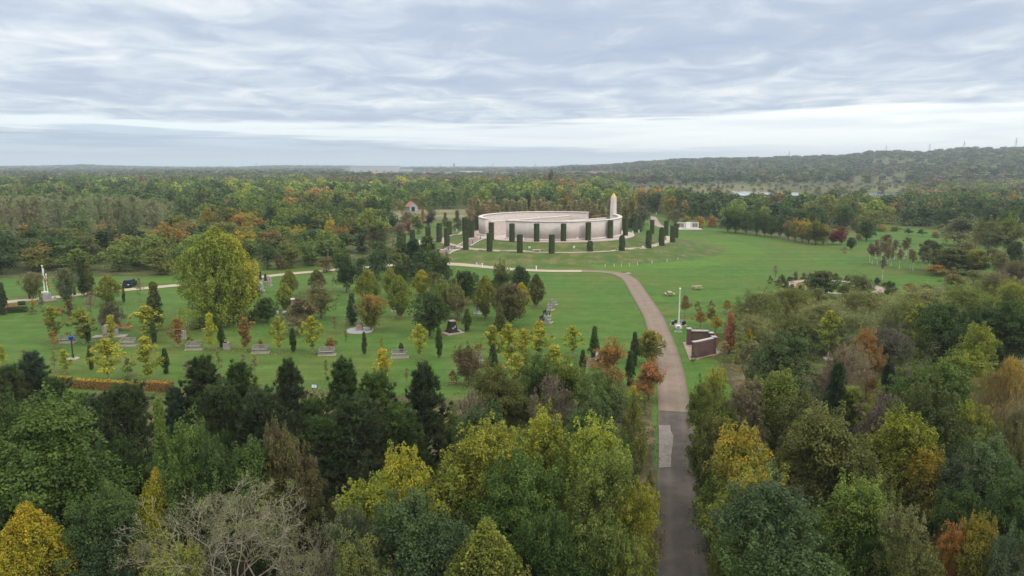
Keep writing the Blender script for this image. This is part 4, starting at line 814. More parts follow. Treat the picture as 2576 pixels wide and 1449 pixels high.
LAWNT = [
 (545, 588, 816, 186, 'pop1', (.25, .315, .045), (.46, .39, .03), 'big upright yellow-green poplar turning gold on its right side'), (600, 700, 806, 110, 'ball2', 'olive', 'lt'),
 (272, 695, 766, 60, 'egg1', 'lt', 'yg'), (727, 679, 745, 41, 'egg2', 'lt', 'gold'), (716, 714, 782, 44, 'egg1', 'lt', 'yel'), (797, 679, 738, 42, 'egg2', 'dolive', 'yg'), (924, 682, 768, 62, 'egg1', 'lt', 'yg'), (982, 676, 748, 42, 'egg2', 'lt', 'yel'),
 (1004, 696, 800, 62, 'egg1', 'lt', 'yg'), (1061, 680, 744, 48, 'egg2', 'yg', 'gold'), (1221, 697, 801, 58, 'egg1', 'olive', 'yg'), (1311, 713, 795, 48, 'egg2', 'yg', 'gold'), (1349, 692, 772, 44, 'egg1', 'dolive', 'olive'),
 (671, 750, 811, 56, 'ball1', 'dkgreen', 'green'), (885, 739, 817, 42, 'conif1', 'blg', 'green'), (757, 754, 838, 82, 'ball2', 'tan', 'brown'), (806, 723, 802, 66, 'ball2', 'olive', 'tan'), (932, 749, 832, 92, 'wide1', 'olive', 'orange'),
 (1080, 736, 846, 88, 'ball1', 'dkgreen', 'green'), (1115, 715, 800, 64, 'ball2', 'olive', 'lt'), (1150, 722, 806, 50, 'ball2', 'tan', 'olive'), (1172, 684, 766, 80, 'ball1', 'dkgreen', 'green'), (1175, 779, 832, 22, 'cyp2', 'green', 'olive'), (870, 643, 736, 58, 'ball2', 'dkgreen', 'green'),
 (1285, 716, 822, 86, 'ball1', 'dolive', 'brown'), (1258, 776, 840, 27, 'cyp2', 'dolive', 'olive'), (1259, 669, 750, 56, 'ball2', 'dolive', 'olive'), (1307, 672, 745, 50, 'ball1', 'dkgreen', 'blg'), (1350, 720, 775, 10, 'sparse1', 'tan', 'tan'),
 (615, 799, 884, 52, 'birch2', 'rust', 'orange'), (700, 796, 888, 40, 'birch1', 'lime', 'yel'), (784, 796, 889, 54, 'birch1', 'lime', 'yel'), (830, 851, 884, 36, 'shrub2', 'rust', 'orange'), (1055, 816, 903, 46, 'birch1', 'lime', 'yel'), (962, 877, 958, 64, 'birch3', 'yel', 'gold'),
 (736, 829, 887, 16, 'cyp1', 'dkgreen', 'dkgreen'), (916, 838, 892, 14, 'cyp1', 'dkgreen', 'green'), (1104, 828, 900, 17, 'cyp1', 'dkgreen', 'green'), (1240, 870, 944, 24, 'cyp2', 'dkgreen', 'dkgreen'), (1466, 884, 944, 20, 'cyp2', 'dkgreen', 'dkgreen'), (1495, 827, 914, 25, 'cyp2', 'dkgreen', 'green'),
 (1597, 841, 921, 22, 'cyp2', 'dkgreen', 'dkgreen'), (1585, 888, 970, 25, 'cyp2', 'dkgreen', 'dkgreen'), (219, 806, 862, 15, 'cyp1', 'dkgreen', 'green'), (227, 871, 929, 18, 'cyp2', 'dkgreen', 'dolive'), (385, 806, 866, 17, 'cyp1', 'dkgreen', 'green'), (415, 880, 940, 21, 'cyp2', 'dkgreen', 'dkgreen'), (556, 819, 873, 18, 'cyp2', 'dkgreen', 'dkgreen'),
 (310, 720, 762, 8, 'cyp1', 'dkgreen', 'dkgreen'), (207, 652, 744, 34, 'cyp1', 'dkgreen', 'dolive'), (222, 664, 745, 24, 'cyp2', 'dolive', 'olive'), (3, 716, 792, 26, 'cyp2', 'dkgreen', 'blg'),
 (128, 771, 862, 54, 'birch2', 'olive', 'yg'), (205, 776, 866, 62, 'birch1', 'olive', 'yg'), (367, 770, 852, 76, 'birch2', 'lime', 'yel'), (388, 712, 832, 60, 'conif1', 'dolive', 'olive'), (527, 787, 880, 46, 'birch3', 'lime', 'yel'), (447, 801, 874, 44, 'birch2', 'rust', 'orange'), (278, 792, 860, 44, 'birch3', 'yel', 'yel'),
 (135, 826, 876, 29, 'sparse2', 'orange', 'orange'), (148, 772, 792, 26, 'flat1', 'orange', 'orange'), (268, 852, 958, 76, 'birch1', 'lime', 'yel'), (366, 848, 960, 70, 'birch2', 'lime', 'yel'), (320, 897, 946, 36, 'sparse2', 'olive', 'rust'), (227, 734, 804, 44, 'sparse1', 'pink', 'red'), (175, 754, 802, 32, 'birch2', 'brown', 'rust'),
 (278, 764, 830, 58, 'bush2', 'plum', 'dolive'), (165, 682, 772, 62, 'wide1', 'grg', 'sage'), (80, 690, 752, 66, 'wide1', 'olive', 'tan'), (103, 728, 812, 26, 'sparse1', 'grg', 'grg'), (350, 698, 758, 26, 'sparse1', 'pink', 'pink'), (83, 755, 772, 16, 'shrub2', 'gold', 'gold'), (80, 770, 790, 26, 'sparse2', 'grg', 'olive'),
 (135, 882, 934, 32, 'sparse1', 'tan', 'yg'), (160, 880, 940, 40, 'birch2', 'lime', 'yel'), (60, 880, 938, 40, 'sparse1', 'tan', 'olive'), (5, 868, 920, 30, 'birch3', 'lime', 'yel'), (475, 905, 945, 42, 'sparse2', 'tan', 'orange'), (550, 880, 945, 36, 'sparse1', 'olive', 'tan'), (612, 890, 948, 34, 'sparse1', 'tan', 'olive'), (640, 890, 950, 40, 'sparse1', 'tan', 'yg'),
 (700, 930, 960, 30, 'sparse2', 'olive', 'yg'), (820, 905, 958, 22, 'sparse1', 'olive', 'tan'), (842, 912, 965, 22, 'sparse1', 'olive', 'tan'), (872, 800, 842, 20, 'sparse1', 'tan', 'brown'), (842, 796, 838, 26, 'sparse1', 'tan', 'brown'), (1023, 925, 975, 24, 'sparse1', 'tan', 'tan'), (960, 845, 880, 10, 'sparse2', 'orange', 'orange'), (655, 855, 876, 20, 'shrub1', 'rust', 'orange'), (645, 955, 985, 30, 'sparse2', 'olive', 'green'),
 (1009, 863, 886, 14, 'cyp2', 'dolive', 'rust'), (870, 830, 868, 16, 'sparse1', 'green', 'olive'), (475, 845, 868, 24, 'sparse2', 'olive', 'gold'), (640, 780, 800, 60, 'shrub1', 'lt', 'mid'), (505, 800, 826, 60, 'shrub1', 'lt', 'mid'),
 (1441, 820, 896, 50, 'birch1', 'lime', 'yel'), (1357, 808, 900, 64, 'birch1', 'lime', 'yel'), (1238, 819, 915, 52, 'birch2', 'lime', 'yel'), (1280, 815, 925, 60, 'birch1', 'lime', 'yel'), (1318, 828, 935, 58, 'birch2', 'lime', 'yel'), (1395, 868, 945, 76, 'birch3', 'lime', 'yel'), (1300, 890, 965, 60, 'birch1', 'lime', 'yel'),
 (1178, 880, 972, 72, 'ball2', 'brown', 'dolive'), (1200, 862, 900, 40, 'sparse2', 'rust', 'orange'), (1140, 930, 965, 30, 'sparse2', 'rust', 'brown'), (1545, 848, 900, 34, 'sparse1', 'olive', 'orange'), (1530, 872, 978, 80, 'ball2', 'rust', 'orange'), (1633, 918, 1006, 72, 'ball2', 'rust', 'coral'), (1637, 833, 919, 66, 'ball1', 'olive', 'gold'),
 (1594, 970, 1015, 36, 'birch3', 'yel', 'gold'), (1560, 985, 1020, 30, 'sparse2', 'gold', 'olive'), (1620, 1000, 1040, 30, 'sparse2', 'mid', 'lt'),
 # right lawn ornamental trees
 (1723, 744, 800, 34, 'umb1', 'rust', 'brown'), (1757, 754, 792, 24, 'sparse2', 'olive', 'orange'), (1788, 752, 790, 20, 'sparse2', 'olive', 'rust'), (1762, 783, 828, 40, 'umb1', 'orange', 'rust'), (1790, 775, 822, 36, 'umb1', 'olive', 'orange'), (1800, 797, 842, 44, 'umb1', 'gold', 'orange'), (1828, 756, 790, 34, 'umb1', 'orange', 'olive'),
 (1837, 790, 888, 44, 'conif1', 'coral', 'coral'), (1802, 832, 880, 22, 'sparse2', 'coral', 'orange'), (1822, 858, 908, 48, 'sparse1', 'tan', 'coral'), (1884, 828, 902, 34, 'birch1', 'yg', 'gold'), (1868, 850, 912, 34, 'ball2', 'olive', 'lt'), (1853, 862, 930, 36, 'sparse1', 'lt', 'yg'), (1745, 878, 918, 18, 'sparse2', 'grg', 'lt'),
 (1960, 816, 870, 46, 'birch2', 'lime', 'yel'), (2086, 782, 905, 60, 'birch1', 'lt', 'yel'), (2110, 800, 900, 50, 'birch2', 'lime', 'yel'), (2310, 765, 938, 66, 'birch1', 'lt', 'yg'), (2280, 800, 935, 40, 'sparse1', 'plum', 'olive'),
 (1937, 691, 720, 14, 'sparse2', 'dkgreen', 'green'), (1951, 668, 706, 22, 'sparse1', 'pink', 'pink'), (2070, 683, 746, 80, 'ball1', 'dkgreen', 'olive'), (1790, 1010, 1050, 40, 'sparse2', 'mid', 'lt'),
 (2142, 598, 628, 22, 'ball1', 'dkgreen', 'dolive'), (2182, 558, 606, 48, 'ball1', 'green', 'dkgreen'), (2160, 588, 612, 26, 'umb1', 'tan', 'orange'), (2125, 618, 642, 14, 'sparse2', 'tan', 'tan'), (2357, 666, 694, 58, 'flat1', 'orange', 'orange'),
 (2340, 606, 662, 56, 'ball1', 'dkgreen', 'dolive'), (2400, 624, 688, 110, 'ball1', 'dolive', 'olive'), (2455, 628, 692, 70, 'ball1', 'olive', 'yg'), (2232, 590, 630, 40, 'umb1', 'brown', 'rust'), (2282, 596, 648, 34, 'stem1', 'olive', 'tan'),
 (2420, 700, 730, 40, 'umb1', 'rust', 'orange'), (2330, 715, 742, 44, 'flat1', 'olive', 'rust'), (2290, 712, 745, 40, 'flat1', 'rust', 'olive'), (2400, 672, 705, 40, 'sparse1', 'olive', 'tan'), (2450, 680, 720, 60, 'umb1', 'olive', 'tan'),
 (2285, 574, 592, 24, 'flat1', 'dkgreen', 'olive'), (2318, 576, 594, 24, 'flat1', 'dkgreen', 'olive'), (2150, 556, 578, 26, 'shrub2', 'olive', 'orange'), (2220, 566, 582, 30, 'shrub2', 'gold', 'orange'), (2250, 570, 582, 30, 'shrub2', 'olive', 'tan'), (2355, 582, 598, 26, 'shrub1', 'olive', 'gold'),
 (2415, 550, 618, 80, 'ball2', 'sage', 'grg'), (2490, 560, 640, 70, 'ball2', 'sage', 'olive'), (2540, 555, 640, 70, 'ball2', 'olive', 'lt'), (2455, 580, 630, 40, 'umb1', 'rust', 'tan'), (2555, 610, 680, 40, 'ball1', 'dkgreen', 'dkgreen'), (2500, 626, 672, 50, 'umb1', 'brown', 'olive'), (2560, 655, 710, 60, 'ball1', 'plum', 'purple'),
 (2520, 640, 700, 50, 'ball2', 'olive', 'tan'), (2430, 612, 660, 60, 'ball2', 'brown', 'olive'), (2380, 590, 626, 30, 'sparse1', 'olive', 'tan'),
]
for a in LAWNT: tree(a[0], a[1], a[2], a[3] * (1.22 if a[4][:5] == 'birch' else 1.08 if a[4][:3] in ('egg', 'bal') else 1.0), *a[4:])
# white stemmed birch grove: a stem at every measured foot
GR = [(2192, 661), (2198, 665), (2211, 667), (2208, 653), (2222, 656), (2228, 659), (2235, 672), (2238, 654), (2246, 670), (2254, 652), (2267, 677), (2279.5, 651), (2294.5, 676), (2301, 682), (2324.5, 679), (2342, 673), (2377, 681), (2224.5, 703), (2488, 676), (2497, 672), (2407, 679), (2428, 680), (2441, 683), (2468, 681)]
for i, (gx, gy) in enumerate(GR): tree(gx - 2, gy - (46 if i != 17 else 54) - rs.random() * 8, gy, 24, 'stem1', rs.choice(['pink', 'brown', 'tan']), rs.choice(['pink', 'olive']), '#white-stemmed birches in the grove on the far right lawn', 'birches of the white-stemmed grove')
# row of trees along the far edge of the right lawn
for gx, gt, gb, gw, c1, c2 in [(1832, 528, 584, 40, 'green', 'mid'), (1852, 530, 586, 46, 'green', 'mid'), (1878, 534, 588, 44, 'mid', 'green'), (1905, 536, 592, 40, 'green', 'green'), (1925, 540, 594, 36, 'green', 'mid'), (1942, 546, 597, 34, 'green', 'green'), (1964, 549, 597, 32, 'green', 'dkgreen'),
                               (1984, 556, 602, 34, 'dolive', 'rust'), (2002, 558, 606, 36, 'olive', 'gold'), (2020, 560, 609, 40, 'olive', 'gold'), (2036, 562, 612, 40, 'olive', 'gold'), (2053, 560, 616, 44, 'dolive', 'yg'), (2072, 574, 616, 34, 'olive', 'gold'), (2097, 578, 614, 30, 'red', 'coral'), (2118, 571, 616, 30, 'red', 'rust')]:
    tree(gx, gt, gb, gw, rs.choice(['ball1', 'ball2']), c1, c2)
# dark mass in front of the mound at its left
for a in [(1075, 600, d_(172), 70, 'midpine', 'dkgreen', 'green'), (1040, 608, d_(168), 70, 'midpine', 'dkgreen', 'blg'), (1005, 612, d_(172), 64, 'mid1', 'dkgreen', 'green'), (1095, 632, d_(160), 70, 'mid0', 'green', 'mid'), (1010, 638, d_(160), 80, 'mid0', 'dolive', 'olive'),
          (1055, 640, d_(156), 60, 'midpine', 'dkgreen', 'blg'), (960, 610, d_(175), 70, 'mid3', 'green', 'dkgreen'), (945, 640, d_(160), 60, 'mid1', 'dkgreen', 'blg'), (905, 650, d_(165), 40, 'mid0', 'dkgreen', 'green'), (1120, 650, d_(158), 40, 'mid0', 'dkgreen', 'green'), (1100, 688, d_(140), 50, 'mid3', 'brown', 'dolive'), (1060, 662, d_(150), 50, 'mid0', 'green', 'dkgreen'),
          (820, 650, d_(172), 50, 'mid1', 'brown', 'olive'), (672, 618, d_(176), 66, 'mid1', 'green', 'dkgreen'), (732, 625, d_(178), 60, 'mid0', 'olive', 'mid'), (700, 640, d_(176), 40, 'mid0', 'brown', 'dolive'), (775, 618, d_(182), 70, 'mid0', 'mid', 'green'), (1000, 668, d_(152), 40, 'mid1', 'green', 'dkgreen')]: tree(*a)
# feathery brown trees in a belt behind the ring
for i in range(22):
    gx = 1180 + i * 17.5 + rs.random() * 7; tree(gx, 500 + rs.random() * 18, d_(266 + rs.random() * 14), 46 + rs.random() * 14, 'midlarch', rs.choice([(.33, .29, .13), (.28, .28, .11), (.34, .27, .14)]), rs.choice([(.34, .26, .13), (.32, .29, .14)]), 'feathery tan-brown cone tree')
for i in range(16):
    gx = 1190 + i * 24 + rs.random() * 9; tree(gx, 492 + rs.random() * 16, d_(288 + rs.random() * 14), 44 + rs.random() * 14, 'midlarch', rs.choice([(.28, .28, .11), (.24, .26, .09)]), rs.choice([(.31, .27, .13), (.27, .28, .10)]), 'feathery olive-brown cone tree')
for a in [(1590, 505, d_(285), 36, 'mid0', 'dolive', 'gold'), (1572, 520, d_(275), 34, 'mid0', 'olive', 'brown'), (1615, 522, d_(280), 46, 'mid3', 'grg', 'brown'), (1684, 500, d_(330), 44, 'mid1', 'olive', 'orange'), (1510, 506, d_(290), 30, 'mid4', 'lt', 'olive'), (1493, 512, d_(280), 30, 'midlarch', 'olive', 'tan'),
          (1430, 497, d_(300), 30, 'mid1', 'olive', 'orange'), (1700, 530, d_(312), 36, 'mid5', 'brown', 'sage'), (1330, 492, d_(305), 34, 'mid1', 'dkgreen', 'dkgreen'), (1727, 545, d_(298), 30, 'midbush', 'olive', 'gold'), (1760, 547, d_(298), 34, 'midbush', 'gold', 'orange'), (1790, 545, d_(300), 36, 'midbush', 'orange', 'rust')]: tree(*a)
# colourful trees round the hut clearing
for a in [(1063, 520, d_(330), 18, 'mid4', 'orange', 'orange'), (1078, 545, d_(300), 32, 'mid1', 'purple', 'purple'), (1085, 526, d_(345), 34, 'mid0', 'mid', 'olive'), (1052, 545, d_(262), 36, 'mid1', 'green', 'olive'), (1020, 535, d_(290), 40, 'mid1', 'tan', 'brown'), (1010, 508, d_(390), 20, 'mid1', 'olive', 'gold'), (1040, 498, d_(420), 24, 'mid1', 'olive', 'rust'),
          (1028, 562, d_(260), 18, 'mid1', 'red', 'red'), (1120, 535, d_(300), 30, 'midlarch', 'olive', 'tan'), (1150, 530, d_(285), 40, 'midlarch', 'tan', 'olive'), (1005, 565, d_(255), 44, 'mid3', 'brown', 'rust'), (985, 545, d_(265), 36, 'mid1', 'dkgreen', 'green'), (960, 565, d_(215), 50, 'mid2', 'dolive', 'brown'), (930, 530, d_(245), 90, 'mid2', 'lt', 'yg'), (880, 528, d_(250), 100, 'mid2', 'mid', 'olive'),
          (795, 528, d_(255), 110, 'mid0', 'mid', 'olive'), (735, 525, d_(265), 80, 'mid0', 'mid', 'yg'), (832, 555, d_(235), 34, 'mid0', 'yel', 'gold'), (940, 570, d_(215), 60, 'mid4', 'brown', 'dolive'), (590, 545, d_(245), 60, 'mid3', 'rust', 'orange'), (650, 552, d_(238), 80, 'mid2', 'dolive', 'orange'), (625, 540, d_(250), 60, 'mid3', 'yg', 'orange'), (690, 585, d_(205), 90, 'mid3', 'dolive', 'rust'),
          (780, 580, d_(215), 90, 'mid3', 'green', 'blg'), (860, 590, d_(210), 90, 'mid1', 'green', 'mid'), (910, 590, d_(205), 60, 'mid4', 'dkgreen', 'blg'), (720, 605, d_(195), 60, 'mid0', 'mid', 'green'), (50, 610, d_(200), 70, 'mid3', 'yg', 'orange'), (125, 605, d_(205), 80, 'mid3', 'yg', 'orange'), (180, 588, d_(220), 70, 'mid3', 'olive', 'tan'), (165, 600, d_(212), 40, 'mid2', 'dolive', 'yg'),
          (60, 575, d_(225), 80, 'mid4', 'dkgreen', 'dkgreen'), (345, 580, d_(235), 60, 'mid0', 'yg', 'orange'), (385, 582, d_(232), 50, 'mid3', 'grg', 'orange'), (250, 600, d_(215), 60, 'mid2', 'olive', 'rust'), (290, 595, d_(220), 60, 'mid0', 'olive', 'gold'), (2, 615, d_(195), 40, 'mid1', 'purple', 'plum'), (120, 570, d_(232), 36, 'midlarch', 'pink', 'plum'),
          (440, 572, d_(240), 30, 'midpine', 'dkgreen', 'dkgreen'), (640, 500, d_(330), 26, 'midcyp', 'dkgreen', 'dkgreen'), (598, 502, d_(325), 22, 'midcyp', 'dkgreen', 'dkgreen'), (570, 505, d_(325), 34, 'mid3', 'orange', 'rust'), (1385, 436, d_(640), 22, 'mid1', 'dkgreen', 'dkgreen'), (1398, 446, d_(600), 20, 'mid1', 'rust', 'rust'), (1373, 445, d_(600), 20, 'mid1', 'red', 'rust'),
          (1282, 452, d_(560), 40, 'mid2', 'olive', 'yel'), (1215, 450, d_(560), 46, 'mid1', 'mid', 'yg')]: tree(*a)
# tall thin poplars on the left
rr = random.Random(3)
for j in range(5):
    for i in range(9):
        gx = -15 + i * 48 + rr.random() * 26 + (j % 2) * 20; Y = 250 + j * 22 + rr.random() * 10
        if gx < 425: tree(gx, 490 + rr.random() * 16 - j * 1.5 + max(0, (gx - 330)) * 0.12, d_(Y), 58 + rr.random() * 16, rr.choice(['midpop', 'midpop2']), rr.choice([(.235, .275, .11), (.22, .27, .10), (.27, .27, .13)]), rr.choice([(.26, .27, .13), (.225, .27, .11)]), '#tall thin pale poplars in the left wood', group='tall pale poplars of the left wood')
# ------------------------------------------------------------------ scattered woodland
ROADW = [tuple(G(*p)[:2]) for p in [(434, 719), (310, 730), (147, 747), (21, 760), (540, 709), (640, 698), (780, 684)]]
def palette(px, d, rg, patch=None):
    """foliage colour by place: neighbouring trees often share a species"""
    u = rg.random()
    if patch is not None and u < 0.62:
        cell = (round(patch[0] / 34 + math.sin(patch[1] / 50)), round(patch[1] / 42)); u = random.Random(cell[0] * 7919 + cell[1] * 104729).random()
    else: u = rg.random()
    if d < 330 and px < 1150:
        tab = [('dkgreen', .20), ('green', .24), ('mid', .12), ('dolive', .16), ('olive', .13), ('rust', .05), ('orange', .04), ('yg', .03), ('blg', .03)]
    elif px < 1150 and d < 700:
        tab = [('green', .26), ('mid', .24), ('dkgreen', .06), ('lt', .18), ('olive', .12), ('yg', .05), ('rust', .04), ('gold', .03), ('purple', .015), ('grg', .025)] if px > 560 else [('green', .34), ('dkgreen', .22), ('mid', .18), ('olive', .12), ('lt', .08), ('brown', .06)]
    elif px < 1600 and d < 700: tab = [('green', .28), ('lt', .16), ('olive', .16), ('mid', .14), ('yg', .07), ('dkgreen', .08), ('brown', .05), ('rust', .02), ('grg', .04)]
    elif d < 480: tab = [('dkgreen', .30), ('dolive', .18), ('green', .20), ('olive', .10), ('brown', .06), ('grg', .08), ('rust', .04), ('lt', .04)]
    elif d < 1000: tab = [('grg', .26), ('olive', .18), ('dolive', .14), ('green', .12), ('plum', .14), ('brown', .08), ('sage', .06), ('lt', .02)]
    else: tab = [('grg', .20), ('green', .22), ('dkgreen', .18), ('dolive', .18), ('olive', .12), ('brown', .06), ('plum', .04)]
    s = 0
    for c, p in tab:
        s += p
        if u < s: return c
    return 'green'
def blocked(x, y):
    xa = np.array([x]); ya = np.array([y])
    for P in (LAWN, LAKE1, LAKE2, HUTC, CLEARL, QUARRY, GREENB, MEADOW, MEADOW2):
        if inpoly(xa, ya, P)[0]: return True
    if ell(xa, ya, 8, 222, 60, 52, 62)[0] < 1: return True
    return False
rg = random.Random(11); occ = [(a, b, c) for a, b, c in TREES if b > 150]
cand = []
Y = 150.0
while Y < 470:
    xm = 0.735 * Y + 12; st = 9.0 if Y < 250 else 10.5; x = -xm
    while x < xm:
        xx = x + (rg.random() - .5) * st * 0.8; yy = Y + (rg.random() - .5) * st * 0.8; x += st
        px = 1288 + xx / yy * 1814
        if blocked(xx, yy): continue
        if px > 1700 and yy < 285: continue
        if yy < 240 and px > 980 and px < 1700: continue
        if px < 430 and 240 < yy < 350: continue
        if yy < 165: continue
        if 980 < px < 1215 and 290 < yy < 400: continue
        if 1170 < px < 1560 and yy < 300: continue
        if yy > 345 and (inpoly(np.array([xx]), np.array([yy]), CLEARZ)[0] or inpoly(np.array([xx]), np.array([yy]), CLEARZ2)[0]) and rg.random() < 0.8: continue
        if any((xx - a) ** 2 + (yy - b) ** 2 < (2.6 + c * 0.28) ** 2 for a, b, c in occ): continue
        if px > 1560 and 330 < yy and rg.random() < 0.25: continue
        cand.append((xx, yy, px))
    Y += st
cand.sort(key=lambda q: q[1])
farlist = []   # (x,y,z,h,w,colour)
nind = 0
for xx, yy, px in cand:
    c = palette(px, yy, rg, (xx, yy)); c2 = {'dolive': 'olive', 'olive': rg.choice(['gold', 'rust', 'olive', 'yg']), 'green': rg.choice(['mid', 'green', 'olive']), 'rust': 'orange', 'mid': 'lt', 'brown': 'rust'}.get(c, c)
    hh_ = (4.8 + 2.6 * rg.random()) if yy < 245 else (7 + 3.5 * rg.random()) if yy < 300 else (8 + 5 * rg.random()); ww = (7.0 + 4.0 * rg.random()) if yy < 300 else (8.5 + 7 * rg.random() ** 2)
    if px > 1700: hh_ *= 0.85
    if nind < 150 or yy < 255:
        z = float(hgt(xx, yy)); p = pix(xx, yy, z + hh_); tm_ = rg.choice(['mid0', 'mid1', 'mid2', 'mid3', 'mid5', 'mid0', 'mid4' if px < 1000 else 'mid1'])
        o = tree(p[0], p[1], d_(yy), ww / depth(yy, z + hh_ * .6) * FPX, tm_, c, c2); nind += 1
    else: farlist.append((xx, yy, float(hgt(xx, yy)), hh_, ww, c))
def farscatter(y0, y1, st0, grow, hrange, wf, keep=1.0):
    Y = y0; out = []
    while Y < y1:
        st = st0 * (1 + grow * (Y - y0) / y0); dep = st * (1.0 if Y < 900 else 1.8); xm = 0.735 * Y + 15; n = int(2 * xm / st)
        xs = -xm + (np.arange(n) + np.array([rg.random() for _ in range(n)])) * st; ys = Y + np.array([rg.random() - .5 for _ in range(n)]) * dep
        bl = np.zeros(n, bool)
        for P in (LAWN, LAKE1, LAKE2, HUTC, CLEARL, GREENB): bl |= inpoly(xs, ys, P)
        zs = hgt(xs, ys); qz = inpoly(xs, ys, QZ); cz = inpoly(xs, ys, CLEARZ) | inpoly(xs, ys, CLEARZ2) | inpoly(xs, ys, MEADOW) | inpoly(xs, ys, MEADOW2)
        for i in range(n):
            px = 1288 + xs[i] / ys[i] * 1814
            if bl[i] or rg.random() > keep: continue
            if 1560 < px and Y < 900 and rg.random() < 0.30: continue
            hh_ = hrange[0] + (hrange[1] - hrange[0]) * rg.random()
            if qz[i]:
                if rg.random() > 0.12: continue
                out.append((xs[i], ys[i], float(zs[i]), 2.5 + 3 * rg.random(), 14 + 10 * rg.random(), rg.choice(['grg', 'brown', 'plum']))); continue
            if cz[i] and 510 < Y < 652 and (1775 < px < 2035 or 2075 < px < 2270): continue
            if cz[i]:
                if rg.random() > 0.55: continue
                out.append((xs[i], ys[i], float(zs[i]), 1.8 + 2.4 * rg.random(), 4 + 5 * rg.random(), rg.choice(['grg', 'sage', 'olive', 'plum', 'dolive']))); continue
            if px > 1560 and Y < 900: hh_ *= 0.62
            if math.sin(xs[i] / 90 + 2) * math.sin(ys[i] / 140) > 0.75 and Y > 900: continue
            out.append((xs[i], ys[i], float(zs[i]), hh_, wf * st * (0.8 + 0.5 * rg.random()), palette(px, Y, rg, (xs[i], ys[i]))))
        Y += dep
    return out
farlist += farscatter(470, 900, 13.0, 0.25, (7, 14), 1.15)
mid_far = farscatter(900, 2700, 17, 0.6, (8, 13), 1.0)
very_far = farscatter(2700, 6500, 42, 0.4, (8, 14), 1.0)
def unitcrown(seed, nt_, size, prof):
    g = np.random.default_rng(seed); C, Rd = clumps(g, 1.0, 1.0, 0.04, prof, 14, 0.26, 0.25, 0.5)
    V, tn, tu, m = leaves(g, C, Rd, nt_, size, tri=True, asp=0.9, jit=0.3); return V, tn
def forest(name, lst, nt_, size, label, cat):
    temps = [unitcrown(100 + i, nt_, size, p) for i, p in enumerate(['dome', 'round', 'dome', 'ovoid', 'round', 'dome'])]
    Vs, Ts, Cs = [], [], []
    for x, y, z, hh_, ww, c in lst:
        V, tn = temps[rg.randrange(6)]; a = rg.random() * 6.283; ca, sa = math.cos(a), math.sin(a)
        P = np.empty_like(V); P[:, 0] = x + (V[:, 0] * ca - V[:, 1] * sa) * ww; P[:, 1] = y + (V[:, 0] * sa + V[:, 1] * ca) * ww; P[:, 2] = z - 0.2 + V[:, 2] * hh_
        k = (1.0 + 0.5 * rg.random()) if y < 900 else (0.72 + 0.36 * rg.random()); col = np.array(PAL[c]) * k; Vs.append(P.astype(np.float32)); Ts.append(tn); Cs.append(np.tile(col, (len(V), 1)))
    V = np.vstack(Vs); me = npmesh(name, V, np.arange(len(V)).reshape(-1, 3), [FOLA], {'tone': np.concatenate(Ts)}, colors={'col': np.vstack(Cs)})
    o = link(D.objects.new(name, me)); tag(o, label, cat, kind='stuff'); return o
print('H1236', G(1236, 603), G(1479.7, 606)); print("individual scattered", nind, "far", len(farlist), len(mid_far), len(very_far), "hand", len(TREES))
forest("distant_woodland", farlist, 420, 0.062, "mixed green and autumn woodland stretching behind the memorial park", "woodland")
forest("far_woodland", mid_far, 90, 0.13, "far grey-green woodland across the plain and up the right hill", "woodland")
forest("horizon_woodland", very_far, 26, 0.22, "hazy bluish woodland along the horizon", "woodland")
# grassy undergrowth below the near trees
def undergrowth():
    g = np.random.default_rng(5); n = 2600; yy = g.uniform(22, 82, n); xx = g.uniform(-0.78, 0.78, n) * yy
    keep = ~inpoly(xx, yy, LAWN); xx = xx[keep]; yy = yy[keep]
    rd = [G(*p) for p in ROAD[:4]]
    C = np.stack([xx, yy, hgt(xx, yy) + 0.1], 1); rr_ = 0.25 + 0.5 * g.random(len(C)); Rd = np.stack([rr_ * 1.6, rr_ * 1.6, rr_], 1)
    V, tn, tu, m = leaves(g, C, Rd, 60000, 0.10); cl = np.array([PAL['dkgreen'], PAL['dolive'], PAL['brown'], PAL['green']])[g.integers(0, 4, len(V) // m)]
    me = npmesh("undergrowth", V, np.arange(len(V)).reshape(-1, m), [FOLA], {'tone': tn}, colors={'col': np.repeat(cl, m, axis=0)}); tag(link(D.objects.new("undergrowth", me)), "low dark undergrowth and brown leaf litter beneath the near trees", "undergrowth", kind='stuff')
undergrowth()
